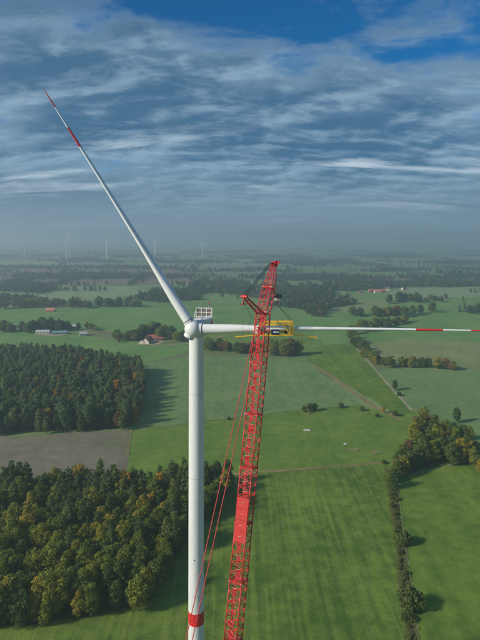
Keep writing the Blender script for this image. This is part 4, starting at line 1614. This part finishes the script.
for u in (-3.0, 3.0):
    for w, s in ((1.15, 1), (-1.2, -1)):
        MB().bar(GP(u - .5, -1.6, w * .80 + .1 * s), GP(u - .5, 1.2, w * .80 + .1 * s), .9, .18).build('clamp_pad', M['dark'], gr)
pl_ = MB().bar(GP(-1.1, VN + .26, -.55), GP(.85, VN + .26, -.55), .08, 1.3).build('name_plate', M['navy'], gr)
for i in range(4):
    u = -.62 + i * .36
    MB().bar(GP(u, VN + .32, -.55), GP(u + .26, VN + .32, -.55), .02, .36).build('lettering', M['sign_white'], pl_)
MB().box(GP(-4.6, VN + .05, -.35), (1.5, .9, 1.2), Matrix((bd, vv_, ww_)).transposed()).build('power_pack', M['pinkish'], gr)
hook_bottom = hkp - Vector((0, 0, 2.25)) - GO
for u in (-4.0, 4.1):
    for v in (VN, VF):
        MB().tube(hook_bottom, GP(u, v, WT + .2), .05, None, 6).build('sling', M['rope'], gr)

# ------------------------------------------------------------------ turbines on the horizon
def far_turbine(px, py, hh, R, spin, yaw):
    e = empty('distant_wind_turbine', G(px, py), 'slim pale wind turbine far off in the haze', 'wind turbine', 'distant wind turbines', yaw)
    shade(MB().lathe([(3.2, -1), (2.6, hh * .5), (1.9, hh)], 16).build('tower', M['far_white'], e))
    MB().box((0, 3, hh + 1.5), (4, 13, 4.2)).build('nacelle', M['far_white'], e)
    shade(MB().lathe([(.2, 0), (1.7, .8), (2.2, 2.2), (2.2, 4)], 14, Matrix.Translation((0, -7, hh + 1.5)) @ Matrix.Rotation(math.radians(-90), 4, 'X')).build('hub', M['far_white'], e))
    for k in range(3):
        a = spin + k * 2.0944
        d = Vector((math.sin(a), 0, math.cos(a)))
        c = Vector((0, -5.5, hh + 1.5))
        MB().path([c + d * 1.5, c + d * R * .2, c + d * R * .6, c + d * R], [1.2, 1.7, .9, .2], 6).build('blade', M['far_white'], e)
    return e


for i, (x, y, top) in enumerate(((24.5, 258.5, 238), (66.5, 259.5, 238.5), (69.2, 258.5, 238.5), (106.8, 258.3, 239), (155, 257.5, 241), (202.3, 257.5, 244.5))):
    d = H * F / (y - YH)
    far_turbine(x, y, (y - top) / F * d, 56, .4 + i * .7, .25 - .1 * i)

# ------------------------------------------------------------------ the air
hz = MB().box((0, 8000, 107.0), (29500, 21000, 216.0)).build('haze', None, None)
hz['kind'] = 'stuff'
hz['label'] = 'pale blue haze lying over the whole plain'
hz['category'] = 'haze'
hm_ = bpy.data.materials.new('haze')
hm_.use_nodes = True
nt = hm_.node_tree
nt.nodes.clear()
pv = nt.nodes.new('ShaderNodeVolumePrincipled')
pv.inputs['Color'].default_value = (0.74, 0.89, 1.0, 1)
pv.inputs['Density'].default_value = 0.00033
pv.inputs['Anisotropy'].default_value = 0.55
ou = nt.nodes.new('ShaderNodeOutputMaterial')
nt.links.new(pv.outputs[0], ou.inputs['Volume'])
hz.data.materials.append(hm_)
